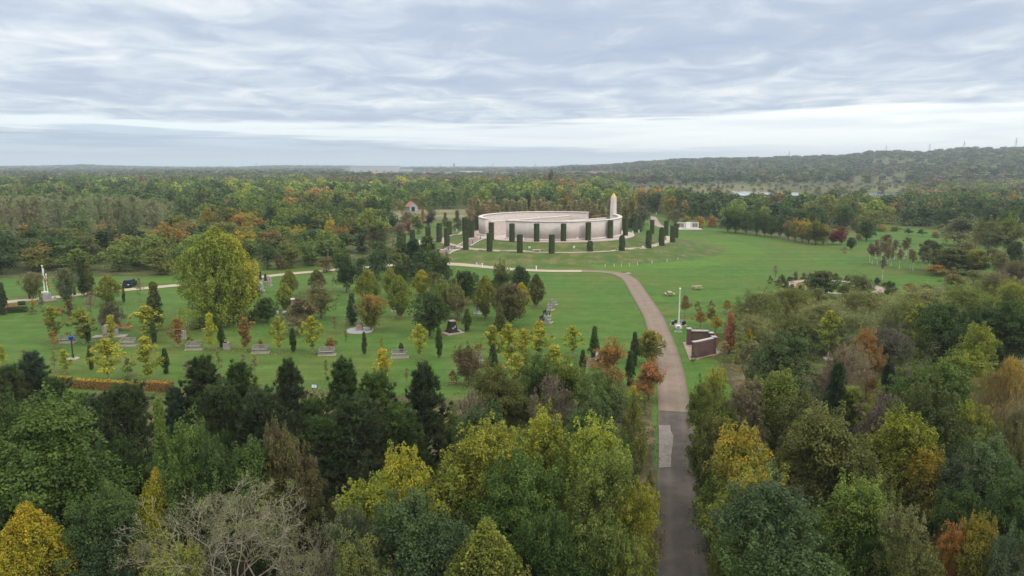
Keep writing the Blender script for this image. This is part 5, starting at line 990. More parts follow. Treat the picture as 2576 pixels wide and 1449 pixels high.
# ------------------------------------------------------------------ hedges
def hedge_meshes():
    out = []
    for s in range(3):
        g = np.random.default_rng(200 + s); n = 3200; a = g.random(n) * 6.283; z = g.random(n) * 4.7; r = 0.72 + g.normal(size=n) * 0.03
        if s == 2: r = r * (1 - 0.25 * sst(3.9, 4.7, z)) * (1 + 0.10 * np.sin(a * 3 + z * 2))
        P = np.stack([r * np.cos(a), r * np.sin(a), z], 1); nr = np.stack([np.cos(a), np.sin(a), 0 * a + 0.2], 1)
        m2 = 500; a2 = g.random(m2) * 6.283; r2 = 0.72 * np.sqrt(g.random(m2)) * (1 if s < 2 else 0.75); P2 = np.stack([r2 * np.cos(a2), r2 * np.sin(a2), 4.7 + g.normal(size=m2) * 0.03 + (0.25 * (1 - r2 / 0.72) if s == 2 else 0)], 1); n2 = np.tile([[0, 0, 1.0]], (m2, 1))
        P = np.vstack([P, P2]); nr = unit(np.vstack([nr, n2]) + g.normal(size=(n + m2, 3)) * 0.35); t = unit(np.cross(nr, g.normal(size=(n + m2, 3)))); b = np.cross(nr, t); sz = 0.10
        V = np.stack([P + t * sz, P + b * sz * .7, P - t * sz, P - b * sz * .7], 1).reshape(-1, 3); tn = np.repeat(0.15 + 0.6 * g.random(n + m2), 4)
        # solid core so no light passes
        nc = 20; aa = np.arange(nc) * 6.283 / nc; core = []; 
        for rr_, zz_ in ((0.66, -0.3), (0.66, 4.2), (0.60 if s < 2 else 0.45, 4.66)): core += [(rr_ * math.cos(q), rr_ * math.sin(q), zz_) for q in aa]
        core += [(0, 0, 4.66)] ; k0 = len(V); Fc = []
        for k in range(2): Fc += [(k0 + k * nc + i, k0 + k * nc + (i + 1) % nc, k0 + (k + 1) * nc + (i + 1) % nc, k0 + (k + 1) * nc + i) for i in range(nc)]
        Fc += [(k0 + 2 * nc + i, k0 + 2 * nc + (i + 1) % nc, k0 + 2 * nc + (i + 2) % nc, k0 + 3 * nc) for i in range(0, nc, 2)]
        V = np.vstack([V, core]); F = np.vstack([np.arange(k0).reshape(-1, 4), Fc]); tn = np.r_[tn, np.full(len(core), 0.1)]
        out.append(npmesh("hedge_column_mesh", V, F, [FOL], {'tone': tn, 'turn': np.zeros(len(V))}))
    return out
HM = hedge_meshes()
HEDG = [ # x, top, base, kind, description
 (1236, 560.5, 603, 0, 0), (1288, 563, 608, 0, 0), (1350, 563, 608.6, 0, 0), (1417.6, 563, 608, 0, 0), (1479.7, 560, 606, 0, 0), (1535.6, 555, 601, 0, 0), (1231.5, 587, 632, 1, 0), (1307.6, 590.6, 635.6, 1, 0), (1388, 590.6, 637, 1, 0),
 (1484, 607, 633, 1, 2), (1565, 594, 630.4, 1, 2), (1573.8, 550, 593.6, 0, 0), (1599.5, 547, 588, 0, 0), (1610, 543, 583, 0, 0), (1575, 534.5, 572, 2, 0), (1586, 549.5, 574, 2, 0), (1597.5, 538, 571, 2, 0), (1632, 581.5, 624, 1, 2), (1664.6, 574, 617, 1, 2),
 (1692.4, 568, 609, 1, 0), (1676, 556, 595, 2, 0), (1640.5, 553.7, 589, 2, 0), (1701, 563, 600.5, 2, 0), (1171.7, 582, 627, 1, 0), (1124, 574, 618.5, 1, 0), (1104.5, 567.6, 608.5, 1, 0), (1076.7, 571, 607.5, 1, 0), (1130, 557, 591.5, 2, 0), (1186.4, 555.5, 598, 0, 0), (1177, 551, 594, 0, 0),
 (1169, 547.5, 590, 2, 0), (1200, 544, 583, 2, 0), (1084.5, 615, 656, 1, 0), (1105.5, 562, 600, 2, 0), (1037.5, 578, 610, 1, 0), (1014, 587, 625, 1, 0), (1006, 596, 636, 1, 0)]
RINGN = {0: 'on the inner ring', 1: 'on the outer ring path', 2: 'on the far side of the rings'}
for x, yt, yb, rn, sh in HEDG:
    g_ = G(x, yb); hh_ = ztop(g_.y, yt) - g_.z; me = HM[2] if sh else HM[rs.randrange(2)]; o = D.objects.new("hedge_column", me); link(o)
    X = Xat(x, g_.y, g_.z + hh_ / 2); o.location = (X, g_.y, g_.z); k = 1.02 if not sh else 1.05; o.scale = (k, k, hh_ / 4.7); o.rotation_euler = (0, 0, rs.random() * 6)
    o.color = (0.092, 0.120, 0.048, 1); o['tint'] = [0.092, 0.12, 0.048]
    setlab(o, {0: '#clipped cylindrical hedges', 2: '#bulging round-topped hedge columns'}[sh] + ' ' + RINGN[rn], x, (yt + yb) / 2, 'hedge', 'cylindrical hedges in rings round the stone memorial')
def boxhedge(px0, px1, h_, wd, c1, c2, desc, world=None):
    a, b = G(*px0), G(*px1); d = (b - a); L_ = math.hypot(d.x, d.y); rz = math.atan2(d.y, d.x); g = np.random.default_rng(int(px0[0] + 900)); n = int(260 * L_ * (h_ + wd))
    face = g.random(n); u_ = g.random(n) * L_; top = face < wd / (wd + 2 * h_); v = np.where(top, (g.random(n) - .5) * wd, np.where(g.random(n) < .5, -wd / 2, wd / 2)) + g.normal(size=n) * 0.03
    z = np.where(top, h_, g.random(n) * h_) + g.normal(size=n) * 0.03; P = np.stack([u_, v, z], 1); nr = unit(np.stack([0 * u_, np.where(top, 0, np.sign(v)), np.where(top, 1.0, 0.2)], 1) + g.normal(size=(n, 3)) * .4)
    t = unit(np.cross(nr, g.normal(size=(n, 3)))); bb = np.cross(nr, t); s = 0.085; V = np.stack([P + t * s, P + bb * s * .7, P - t * s, P - bb * s * .7], 1).reshape(-1, 3)
    core = MB().box((L_ / 2, 0, h_ / 2 - 0.1), (L_ - 0.1, wd - 0.12, h_ + 0.1)); k0 = len(V); V = np.vstack([V, core.v]); F = np.vstack([np.arange(k0).reshape(-1, 4), np.array(core.f) + k0])
    me = npmesh("clipped_hedge", V, F, [FOL], {'tone': np.r_[np.repeat(0.1 + .8 * g.random(n), 4), np.full(8, .05)], 'turn': np.r_[np.repeat(np.where(top, .9, .2), 4), np.zeros(8)]})
    o = link(D.objects.new("clipped_hedge", me)); o.location = a; o.rotation_euler = (0, 0, rz); o.color = (*PAL[c1], 1); o['tint'] = list(PAL[c2]); tag(o, desc, 'hedge'); return o
boxhedge((137, 970), (179, 970), 1.0, 0.9, 'rust', 'gold', 'short orange-topped clipped hedge left of the longest one at the lawn edge')
boxhedge((191, 975), (354, 983), 1.0, 0.9, 'rust', 'gold', 'longest orange-brown clipped hedge along the bottom of the left lawn')
boxhedge((370, 981), (433, 984), 1.0, 0.9, 'rust', 'orange', 'orange-brown clipped hedge right of the longest one, by the dark pines')
boxhedge((8, 955), (60, 962), 0.9, 0.8, 'olive', 'yg', 'low yellow-green hedge at the left edge behind the pines')
boxhedge((176, 1030), (206, 1032), 0.8, 0.8, 'rust', 'orange', 'small orange hedge stub behind the big green tree on the left')
boxhedge((235, 1037), (258, 1038), 0.8, 0.8, 'rust', 'orange', 'small orange hedge stub beside the dark pines on the left')
boxhedge((17, 787), (68, 784), 0.9, 1.0, 'dkgreen', 'dkgreen', 'low dark hedge beside the brick-red bench')
boxhedge((46, 768), (65, 766), 0.6, 0.9, 'dkgreen', 'dkgreen', 'short dark hedge between the path and the brick-red bench')
boxhedge((1850, 915), (1885, 912), 0.8, 0.8, 'olive', 'yg', 'short yellow-green hedge right of the brick memorial')
# ------------------------------------------------------------------ round garden on the right
GC = G(2100, 722)
gp = []
for i in range(25):
    a = i / 24 * 6.283; gp.append((GC.x + 8.6 * math.cos(a), GC.y + 8.6 * math.sin(a)))
ribbon("garden_path", [Vector((p[0], p[1], 0)) for p in gp], 2.0, PINKP, 0.07, 1.0, world=True)
k = 0
for i in range(30):
    a = i / 30 * 6.283 + 0.1; rr_ = 10.6 + rs.random() * 0.6
    if 4.2 < a < 5.3: continue
    X, Y = GC.x + rr_ * math.cos(a), GC.y + rr_ * math.sin(a); z = float(hgt(X, Y)); p = pix(X, Y, z + 0.6); c1, c2 = rs.choice([('dkgreen', 'dkgreen'), ('dkgreen', 'green'), ('sage', 'tan'), ('brown', 'tan'), ('dkgreen', 'purple')])
    hh_ = 0.8 + rs.random() * 0.9; pt = pix(X, Y, z + hh_); tree(pt[0], pt[1], d_(Y), 16 + 8 * rs.random(), rs.choice(['shrub1', 'shrub2']), c1, c2, '#rounded shrubs edging the round paved garden', 'shrubs round the paved garden')
# ------------------------------------------------------------------ benches, stones, memorials on the lawn
def bench_parts(r, wdt=2.0, mat=WEATH, back=True, slab=True, legm=None):
    if slab: MB().box((0.05, -0.05, 0.03), (wdt + 0.35, 1.25, 0.10)).build("slab", SLAB, r)
    s = MB()
    for i in range(4): s.box((0, -0.32 + i * 0.15, 0.52), (wdt, 0.12, 0.05))
    s.build("seat", mat, r)
    if back:
        b = MB(); b.box((0, 0.30, 1.02), (wdt, 0.06, 0.10)); b.box((0, 0.27, 0.66), (wdt, 0.05, 0.07))
        for i in range(14): b.box((-wdt / 2 + 0.1 + i * (wdt - 0.2) / 13, 0.285, 0.84), (0.06, 0.03, 0.32))
        b.build("backrest", mat, r)
    for sx in (-1, 1):
        for yy, hh_ in ((-0.36, 0.72), (0.29, 1.0)): MB().box((sx * (wdt / 2 - 0.04), yy, 0.04 + hh_ / 2), (0.09, 0.09, hh_)).build("leg", mat, r)
        MB().box((sx * (wdt / 2 - 0.04), -0.04, 0.78), (0.10, 0.76, 0.05)).build("armrest", mat, r)
BL = [((169, 862), 'weathered slatted bench behind the blue lantern lamp', 0.05), ((322, 869), 'weathered slatted bench right of the grey stone monument', 0.0), ((488, 879), 'weathered bench beneath the rusty young tree, left of the small stone post', 0.10), ((655, 887), 'weathered bench on a slab between the rusty and yellow young trees', 0.08),
      ((822, 893), 'weathered bench half hidden by a rusty orange shrub', 0.12), ((1005, 899), 'weathered bench behind the golden young birch near the dark pines', 0.14), ((1192, 907), 'weathered bench behind the brown round-headed tree', 0.1), ((1485, 923), 'weathered bench between two dark column trees left of the road', 0.1)]
for (x, y), lb, rz in BL:
    g_ = G(x, y); r = empty("park_bench", g_, rz, lb, 'bench', 'weathered benches across the left lawn'); bench_parts(r, 2.0)
for (x, y), lb, rz in [((1392, 767), 'farthest of the side-on benches in the column left of the road', 1.2), ((1383, 780), 'second side-on bench down the column, pale wood', 1.2), ((1379, 812), 'nearest pale side-on bench in the column on the open lawn', 1.2), ((1374, 796), 'dark slim side-on bench between the pale ones on the open lawn', 1.2), ((1366, 811), 'dark side-on bench lowest left in the column on the open lawn', 1.2)]:
    r = empty("park_bench", G(x, y), rz, lb, 'bench', 'column of side-on benches on the open lawn'); bench_parts(r, 1.4, BLACKP if 'dark' in lb else WEATH)
r = empty("orange_bench", G(2019, 728), 0.0, 'orange wooden bench in the round paved garden', 'bench'); bench_parts(r, 2.6, ORWOOD, slab=False)
r = empty("brick_red_bench", G(26, 781), 0.1, 'brick-red wooden bench by the left edge of the lawn', 'bench'); bench_parts(r, 2.0, REDP, slab=False)
r = empty("red_picket_fence", G(6, 789), 0.0, 'short brick-red picket fence at the left edge of the lawn', 'fence')
f = MB(); f.box((0, 0, 0.95), (1.8, 0.06, 0.08)); f.box((0, 0, 0.4), (1.8, 0.06, 0.08)); f.build("rail", REDP, r)
for i in range(7): MB().box((-0.85 + i * 0.28, -0.045, 0.6), (0.09, 0.03, 1.2)).build("picket", REDP, r)
# terrace stone bench, plaques, small lights
r = empty("stone_bench", G(1350, 633), 0.0, 'low white stone bench beside the outer ring path', 'bench'); MB().box((0, 0, 0.52), (2.2, 0.6, 0.14), bev=0.03).build("seat", STONE, r)
for s_ in (-1, 1): MB().box((s_ * 0.8, 0, 0.22), (0.25, 0.45, 0.46)).build("leg", STONE, r)
for (x, y), lb in [((1332, 626), 'small white plaque on the bank left of the stone bench'), ((1444, 625), 'small white plaque on the bank right of the stone bench'), ((1617, 625), 'small white marker beside the rightmost bulging hedge column')]:
    r = empty("plaque", G(x, y), 0.0, lb, 'plaque'); o = MB(); o.box((0, 0.1, 0.35), (0.55, 0.10, 0.6)); o.build("panel", WHITEP, r); MB().box((0, 0.15, 0.08), (0.3, 0.2, 0.3)).build("foot", STONE, r)
def smallpost(name, x, y, hh_, rad, mat, lb, cat, grp=None, cap=True):
    r = empty(name, G(x, y), 0, lb, cat, grp); MB().lathe((0, 0, -0.05), [(rad, 0), (rad * 0.85, hh_ * 0.9), (rad * 0.7, hh_)], 10).build("post", mat, r)
    if cap: MB().lathe((0, 0, hh_ - 0.05), [(rad * 1.25, 0), (rad * 1.15, 0.08), (rad * 0.5, 0.12)], 10).build("cap", mat, r)
    return r
for x, y, lb in [(1317, 606.5, 'white uplight at the foot of the ring wall, leftmost of three'), (1452, 605.5, 'white uplight at the foot of the ring wall, middle of three'), (1512, 600.5, 'white uplight at the foot of the ring wall, rightmost of three'), (1591.5, 590.5, 'white uplight at the right end of the memorial plaza'),
                 (1607, 584.5, 'white marker stone between two hedge columns right of the plaza'), (1055, 612, 'white marker at the left end of the side path'), (1149, 582, 'white post on the grass left of the ring'), (1651, 539.5, 'white marker beside the far path end')]:
    smallpost("uplight", x, y, 0.9, 0.22, WHITEP, lb, 'uplight')
for i, (x, y) in enumerate([(1213, 673), (1199, 672), (1349, 680)]): smallpost("path_bollard", x, y, 1.0, 0.14, WHITEP, ['white bollard on the path below the mound, right of the pair', 'white bollard on the path below the mound, left of the pair', 'lone white bollard farther right on the path below the mound'][i], 'bollard')
for i, (x, y) in enumerate([(1522, 672), (1545, 671), (1563, 670), (1583, 668.6), (1604, 667), (1640, 663), (1678, 659), (1705, 654)]):
    smallpost("marker_stake", x, y, 0.8, 0.05, WHITEP, ['leftmost', 'second from left', 'third from left', 'fourth from left', 'fifth from left', 'sixth from left', 'seventh from left', 'rightmost'][i] + ' thin pale stake in the line at the foot of the mound', 'stake', 'line of thin stakes at the foot of the mound', cap=False)
for i, (x, y, lb) in enumerate([(1208.5, 603.5, 'dark low post beside the upper steps, nearest the plaza'), (1188.5, 614, 'dark low post beside the upper steps, halfway down'), (1142.7, 626.5, 'dark low post at the top of the lower steps'), (1128.2, 631, 'dark low post halfway down the lower steps'), (1122, 637.5, 'dark low post at the bottom of the lower steps'), (1115, 628, 'dark low post on the far side of the lower steps')]):
    smallpost("step_post", x, y, 1.0, 0.09, BLACKP, lb, 'post')
# grey stone monument on its slab
g_ = G(278, 848); r = empty("stone_monument", g_, 0.12, 'grey stone block monument on a pale slab behind young birches', 'monument')
MB().box((0, 0, 0.08), (4.6, 1.6, 0.22)).build("slab", SLAB, r); MB().box((0, 0.1, 0.85), (2.0, 0.8, 1.5), 0, 0.97, 0.04).build("block", GREYST, r); MB().box((0, 0.1, 1.72), (1.5, 0.6, 0.24)).build("top_stone", SLAB, r)
r = empty("wreath_seat", G(314, 832), 0.2, 'dark slatted seat partly behind the grey stone monument', 'bench'); bench_parts(r, 2.0, REDP, slab=False)
g_ = G(571.5, 878); r = empty("stone_lectern", g_, 0, 'small pale stone post with a dark plaque near a dark column tree', 'lectern'); MB().box((0, 0, 0.45), (0.85, 0.7, 1.0), 0, 0.95, 0.03).build("stone", SLAB, r); MB().box((-0.1, -0.28, 0.98), (0.5, 0.10, 0.16)).build("plaque", DARKV, r)
g_ = G(457, 852); r = empty("stone_tablet", g_, 0, 'pale sandstone tablet behind the rusty young tree', 'memorial stone'); MB().box((0, 0, 0.6), (1.3, 0.4, 1.2), 0, 0.95, 0.05).build("tablet", SLAB, r)
# black granite memorial
g_ = G(1137, 836); r = empty("black_memorial", g_, 0.55, 'shiny black granite memorial with pale top on pinkish paving', 'memorial')
MB().box((0, 0, 0.12), (1.75, 1.75, 0.26)).build("base", BLACKG, r); MB().box((0, 0, 1.0), (1.35, 1.35, 1.5), 0, 0.62).build("block", BLACKG, r); MB().box((0, 0, 1.79), (0.92, 0.92, 0.12)).build("pale_cap", SLAB, r)
o = MB(); o.box((-0.1, -0.60, 0.75), (0.35, 0.05, 0.22)); o.box((0.25, -0.57, 0.95), (0.25, 0.05, 0.3)); o.build("inscription_plate", GREYST, r)
pd = flatpoly("memorial_paving", [(1110.6, 838), (1127.5, 845), (1169, 837.5), (1148, 827)], PINKP, 0.10)
g_ = G(1201, 790); r = empty("grey_plinth_column", g_, 0, 'blue-grey stone column flaring to a wide base, on the lawn', 'memorial'); MB().lathe((0, 0, 0), [(0.72, 0), (0.70, 0.18), (0.52, 0.28), (0.36, 0.7), (0.34, 1.85), (0.40, 1.95), (0.30, 2.15)], 8).build("column", GREYST, r); MB().box((0, -0.34, 1.2), (0.34, 0.06, 0.9)).build("panel", STEEL, r)
r = empty("cairn", G(992, 782), 0, 'small pale boulder beneath an egg-shaped tree', 'boulder'); MB().lathe((0, 0, -0.1), [(0.7, 0), (0.6, 0.4), (0.3, 0.8), (0.05, 0.9)], 9).build("stone", STONE, r)
g_ = G(904, 832); r = empty("seated_memorial", g_, 0.05, 'pinkish carved memorial on a grey stone oval beneath a wide tree', 'memorial'); MB().lathe((0, 0, 0), [(2.2, 0), (2.1, 0.12), (1.9, 0.15)], 24).build("oval_base", GREYST, r); MB().box((0, 0, 0.5), (1.1, 0.8, 0.8), 0, 0.8, 0.05).build("block", PINKP, r); MB().box((0.1, 0.1, 1.1), (0.7, 0.4, 0.6), 0, 0.8, 0.05).build("carving", PINKP, r)
r = empty("tall_stone", G(739, 785), 0.1, 'tall pale stone pillar with white cap behind a brown tree', 'memorial'); MB().box((0, 0, 1.1), (0.8, 0.6, 2.2), 0, 0.8).build("pillar", SLAB, r); MB().box((0, 0, 2.3), (0.8, 0.6, 0.18)).build("cap", WHITEP, r)
r = empty("rubble_stones", G(704, 788), 0.1, 'low heap of grey stones below the yellow egg-shaped tree', 'stones')
for i in range(6): MB().lathe((rs.uniform(-1.1, 1.1), rs.uniform(-.4, .4), 0), [(0.3, 0), (0.28, 0.25), (0.1, 0.45)], 7).build("stone", GREYST, r)
STN = [(653.5, 683, 706, 0.75, GREYST, 'tallest dark standing stone against the pale path'), (668, 689, 709, 0.5, GREYST, 'slim dark standing stone right of the tallest'), (675, 693, 717, 0.45, PINKP, 'pinkish standing stone of the close pair'), (681, 696, 719, 0.45, SLAB, 'pale standing stone of the close pair, rightmost'), (658, 709, 733, 0.85, GREYST, 'blue-grey standing stone nearest the camera'), (636, 717, 731, 1.0, GREYST, 'squat dark stone beside the big poplar'), (640.5, 724, 732, 0.3, WHITEP, 'small white stone at the foot of the squat dark one')]
for x, yt, yb, wd, mt, lb in STN:
    g_ = G(x, yb); hh_ = ztop(g_.y, yt) - g_.z; r = empty("standing_stone", g_, rs.random(), lb, 'standing stone'); MB().box((0, 0, hh_ / 2), (wd, wd * 0.7, hh_), 0, 0.78, 0.06).build("shaft", mt if mt is not GREYST else BLACKP if 'dark' in lb else GREYST, r); MB().box((0, 0, 0.08), (wd * 1.5, wd * 1.3, 0.18)).build("foot", GREYST, r)
# lantern lamp
g_ = G(184, 903); r = empty("lantern_lamp", g_, 0, 'black lamp post with a dark blue lantern on a round pale base', 'lamp'); hh_ = ztop(g_.y, 842) - g_.z
MB().lathe((0, 0, 0), [(0.75, 0), (0.75, 0.10), (0.6, 0.12)], 20).build("round_base", SLAB, r); MB().lathe((0, 0, 0.1), [(0.16, 0), (0.14, 0.5), (0.07, 0.6), (0.06, hh_ - 0.75)], 10).build("pole", BLACKP, r)
l = MB().lathe((0, 0, hh_ - 0.68), [(0.10, 0), (0.28, 0.1), (0.34, 0.45), (0.12, 0.55), (0.05, 0.72)], 6).build("lantern", BLUEP, r); MB().box((0, 0, hh_ - 0.62), (0.85, 0.06, 0.06)).build("crossbar", BLUEP, r)
# white notice board
g_ = G(791, 982); r = empty("notice_board", g_, -0.1, 'white board with a blue frame standing on the lawn above the pines', 'notice board'); hb = ztop(g_.y, 966) - g_.z
MB().box((0, 0, hb / 2 + 0.12), (0.68, 0.06, hb - 0.25)).build("frame", BLUEP, r); o = MB()
for s_ in (-1, 1): o.box((s_ * 0.15, -0.036, hb / 2 + 0.12), (0.26, 0.02, hb - 0.36))
o.build("panel", WHITEP, r)
for s_ in (-1, 1): MB().box((s_ * 0.28, 0.06, 0.3), (0.07, 0.06, 0.8)).build("leg", BLUEP, r)
# flagpoles
def flagpole(x, yt, yb, rad, mat, lb, flag=None, base=True, name="flagpole"):
    g_ = G(x, yb); hh_ = ztop(g_.y, yt) - g_.z; r = empty(name, g_, 0, lb, 'flagpole'); X = Xat(x, g_.y, g_.z + hh_ / 2); r.location.x = X
    MB().lathe((0, 0, 0), [(rad, 0), (rad * 0.9, hh_ * 0.5), (rad * 0.55, hh_)], 10).build("pole", mat, r); MB().lathe((0, 0, hh_ - 0.02), [(rad * 0.5, 0), (rad * 1.3, 0.08), (rad * 1.2, 0.2), (0.02, 0.28)], 10).build("finial", WHITEP, r)
    if base: MB().box((0, 0, 0.15), (0.9, 0.9, 0.3), bev=0.04).build("foot", STONE, r)
    if flag is not None:
        f = MB(); n = 8
        for i in range(n): # hanging folded cloth
            f.box((0.10 + 0.05 * math.sin(i * 1.3), 0.03 * math.cos(i * 2), hh_ - 0.5 - i * 0.26), (0.26 + 0.08 * math.sin(i), 0.10, 0.27))
        f.build("flag", flag, r)
    return r
flagpole(109, 670, 737, 0.10, WHITEP, 'taller white flagpole of the left pair, flag hanging', WHITEP); flagpole(119, 692, 755, 0.10, WHITEP, 'shorter white flagpole of the left pair with a red flag', REDFLAG)
flagpole(1708.8, 728, 826, 0.125, POLEREFL, 'thick silver-white flagpole tinted with green reflections beside the road'); flagpole(2087, 786, 905, 0.09, WHITEP, 'slim white flagpole rising from the yellow birches on the right'); flagpole(371.5, 606, 650, 0.13, WHITEP, 'white pole among the trees behind the left path')
g_ = G(1705.6, 835); r = empty("lectern_pedestal", g_, 0, 'dark pedestal with a pale cap in front of the silver-white flagpole', 'pedestal'); MB().box((0, 0, 0.04), (1.1, 0.9, 0.12)).build("slab", SLAB, r); MB().box((0, 0, 0.5), (0.42, 0.36, 0.85)).build("pillar", GREYST, r); MB().box((0, 0, 0.98), (0.62, 0.5, 0.14)).build("cap", WHITEP, r)
g_ = G(1690, 818); r = empty("memorial_stones", G(1706, 817), 0, 'low ring of dark stones on paving at the foot of the silver-white flagpole', 'stones'); MB().lathe((0, 0, 0), [(1.35, 0), (1.3, 0.08)], 20).build("paving", PINKP, r)
for i in range(7):
    a = i / 7 * 6.283; 
    if abs(a - 4.7) < 0.6: continue
    MB().box((math.cos(a) * 1.0, math.sin(a) * 0.8, 0.35), (0.4, 0.3, 0.6), a, 0.7, 0.04).build("stone", GREYST if i % 2 else BLACKP, r)
# monument by the two white flagpoles
g_ = G(120, 756); r = empty("small_cenotaph", g_, 0.1, 'small grey stone cenotaph on a pink base by the two white flagpoles', 'monument'); MB().lathe((0, 0, 0), [(1.5, 0), (1.45, 0.2)], 16).build("round_base", PINKP, r); MB().box((0, 0, 0.8), (1.1, 0.8, 1.3), 0, 0.9, 0.04).build("block", GREYST, r)
for s_ in (-1, 1): MB().lathe((s_ * 1.2, 0.3, 0.15), [(0.25, 0), (0.2, 0.5), (0.05, 0.6)], 8).build("end_stone", SLAB, r)
# brick memorial
A_ = G(1732, 868); B_ = G(1741.5, 902); C_ = G(1790, 891.5); Dk = G(1797, 889)
bm = empty("brick_memorial", (C_.x, C_.y, 0), 0, 'dark brown brick memorial of two walls meeting in a V, one latticed', 'memorial'); bm.location.z = C_.z; O = Vector((C_.x, C_.y, C_.z))
zt1 = ztop(A_.y, 827.5) - C_.z
def wallseg(p, q, th, z0, z1, nm, mat, par, cope=True, gap=None):
    p = Vector((p[0], p[1])); q = Vector((q[0], q[1])); c = (p + q) / 2; d = q - p; rz = math.atan2(d.y, d.x)
    w_ = MB().box((c.x, c.y, (z0 + z1) / 2), (d.length, th, z1 - z0), rz).build(nm, mat, par)
    if cope: MB().box((c.x, c.y, z1 + 0.06), (d.length + 0.05, th + 0.12, 0.10), rz).build("coping", CAPST, w_)
    return w_
rel = lambda g: (g.x - O.x, g.y - O.y)
a2, b2, c2_ = rel(A_), rel(B_), rel(C_)
m_ = (b2[0] + (c2_[0] - b2[0]) * 0.25, b2[1] + (c2_[1] - b2[1]) * 0.25 - 0.18)
hB = ztop(B_.y, 861) - O.z; hC = ztop(C_.y, 852) - O.z
wallseg(b2, m_, 0.42, 0, hB, "front_wall", BRICK, bm); wallseg(m_, (c2_[0], c2_[1]), 0.42, 0, (hB + hC) / 2 + 0.02, "front_wall", BRICK, bm)
def pillar(p, s, h_, nm="pillar"):
    w_ = MB().box((p[0], p[1], h_ / 2), (s, s, h_)).build(nm, BRICK, bm); MB().box((p[0], p[1], h_ + 0.07), (s + 0.14, s + 0.14, 0.14), bev=0.03).build("coping", CAPST, w_)
bp = rel(Vector((Xat(1788, 99.5, 1.5), 99.5, 0))); pillar(a2, 0.52, zt1); pillar(bp, 0.58, ztop(99.5, 838) - O.z); pillar((c2_[0] + 0.30, c2_[1] + 0.22), 0.56, hC + 0.15)
d2 = (bp[0] - a2[0], bp[1] - a2[1]); L2 = math.hypot(*d2); rz2 = math.atan2(d2[1], d2[0]); cx2, cy2 = (a2[0] + bp[0]) / 2, (a2[1] + bp[1]) / 2
lat = MB().box((cx2, cy2, 0.35), (L2 - 0.56, 0.38, 0.7), rz2); lat_o = lat.build("lattice_wall", BRICK, bm)
lt = MB(); nV = 16; h0 = 0.7; h1 = zt1 - 0.28
for i in range(nV): 
    t = (i + 0.5) / nV - 0.5; lt.box((cx2 + math.cos(rz2) * t * (L2 - 0.56), cy2 + math.sin(rz2) * t * (L2 - 0.56), (h0 + h1) / 2), (0.05, 0.10, h1 - h0), rz2)
for i in range(7): lt.box((cx2, cy2, h0 + (i + 0.5) * (h1 - h0) / 7), (L2 - 0.57, 0.08, 0.05), rz2)
lt.build("lattice", BRICK, lat_o); MB().box((cx2, cy2, h1 + 0.07), (L2 - 0.58, 0.5, 0.16), rz2).build("coping", CAPST, lat_o)
MB().box((cx2, cy2, (h0 + h1) / 2), (L2 - 0.6, 0.03, h1 - h0 - 0.02), rz2).build("backing_panel", surf("olive_panel", (0.16, 0.13, 0.06), (0.26, 0.20, 0.09), 3, 0.8), lat_o)
flatpoly("brick_memorial_paving", [(1717.6, 862), (1734.4, 906), (1742, 907), (1817, 889.5), (1801, 877), (1770, 860)], PINKP, 0.08)
# picnic tables
def picnic(x, y, rz, lb):
    r = empty("picnic_table", G(x, y), rz, lb, 'picnic table'); t = MB()
    for i in range(5): t.box((0, -0.32 + i * 0.16, 0.76), (1.9, 0.14, 0.05))
    t.build("tabletop", WOODP, r)
    for s_ in (-1, 1):
        MB().box((0, s_ * 0.78, 0.46), (1.9, 0.28, 0.05)).build("seat", WOODP, r)
        l_ = MB(); l_.box((s_ * 0.65, 0, 0.40), (0.09, 1.6, 0.09)); l_.tube([(s_ * 0.65, -0.6, 0), (s_ * 0.65, -0.25, 0.74)], 0.05, 4); l_.tube([(s_ * 0.65, 0.6, 0), (s_ * 0.65, 0.25, 0.74)], 0.05, 4); l_.build("leg_frame", WOODP, r)
picnic(1753.5, 728.5, 0.15, 'wooden picnic table seen lengthways, farther from the road'); picnic(1684.5, 744, 1.5, 'wooden picnic table seen end-on beside the road')
# white memorial wall at the right of the mound
g_ = G(1731, 577); r = empty("white_memorial_wall", g_, 0.0, 'long pale memorial wall with two groups of three dark panels', 'memorial'); MB().box((0.3, 0, 0.1), (9.6, 3.4, 0.25)).build("plinth", STONE, r)
MB().box((-2.1, 0.6, 1.45), (4.1, 0.5, 2.5)).build("wall", STONE, r); MB().box((2.1, 0.6, 1.45), (4.1, 0.5, 2.5)).build("wall", STONE, r); MB().box((0, 0.5, 1.52), (1.7, 0.95, 2.66)).build("centre_block", WHITEP, r)
MB().box((0, -0.2, 0.45), (3.2, 0.6, 0.45), bev=0.05).build("step_seat", STONE, r)
for s_ in (-1, 1):
    for i in range(3): MB().box((s_ * 2.75 + (i - 1) * 0.72, 0.34, 1.6), (0.42, 0.06, 1.5)).build("dark_panel", DARKV, r)
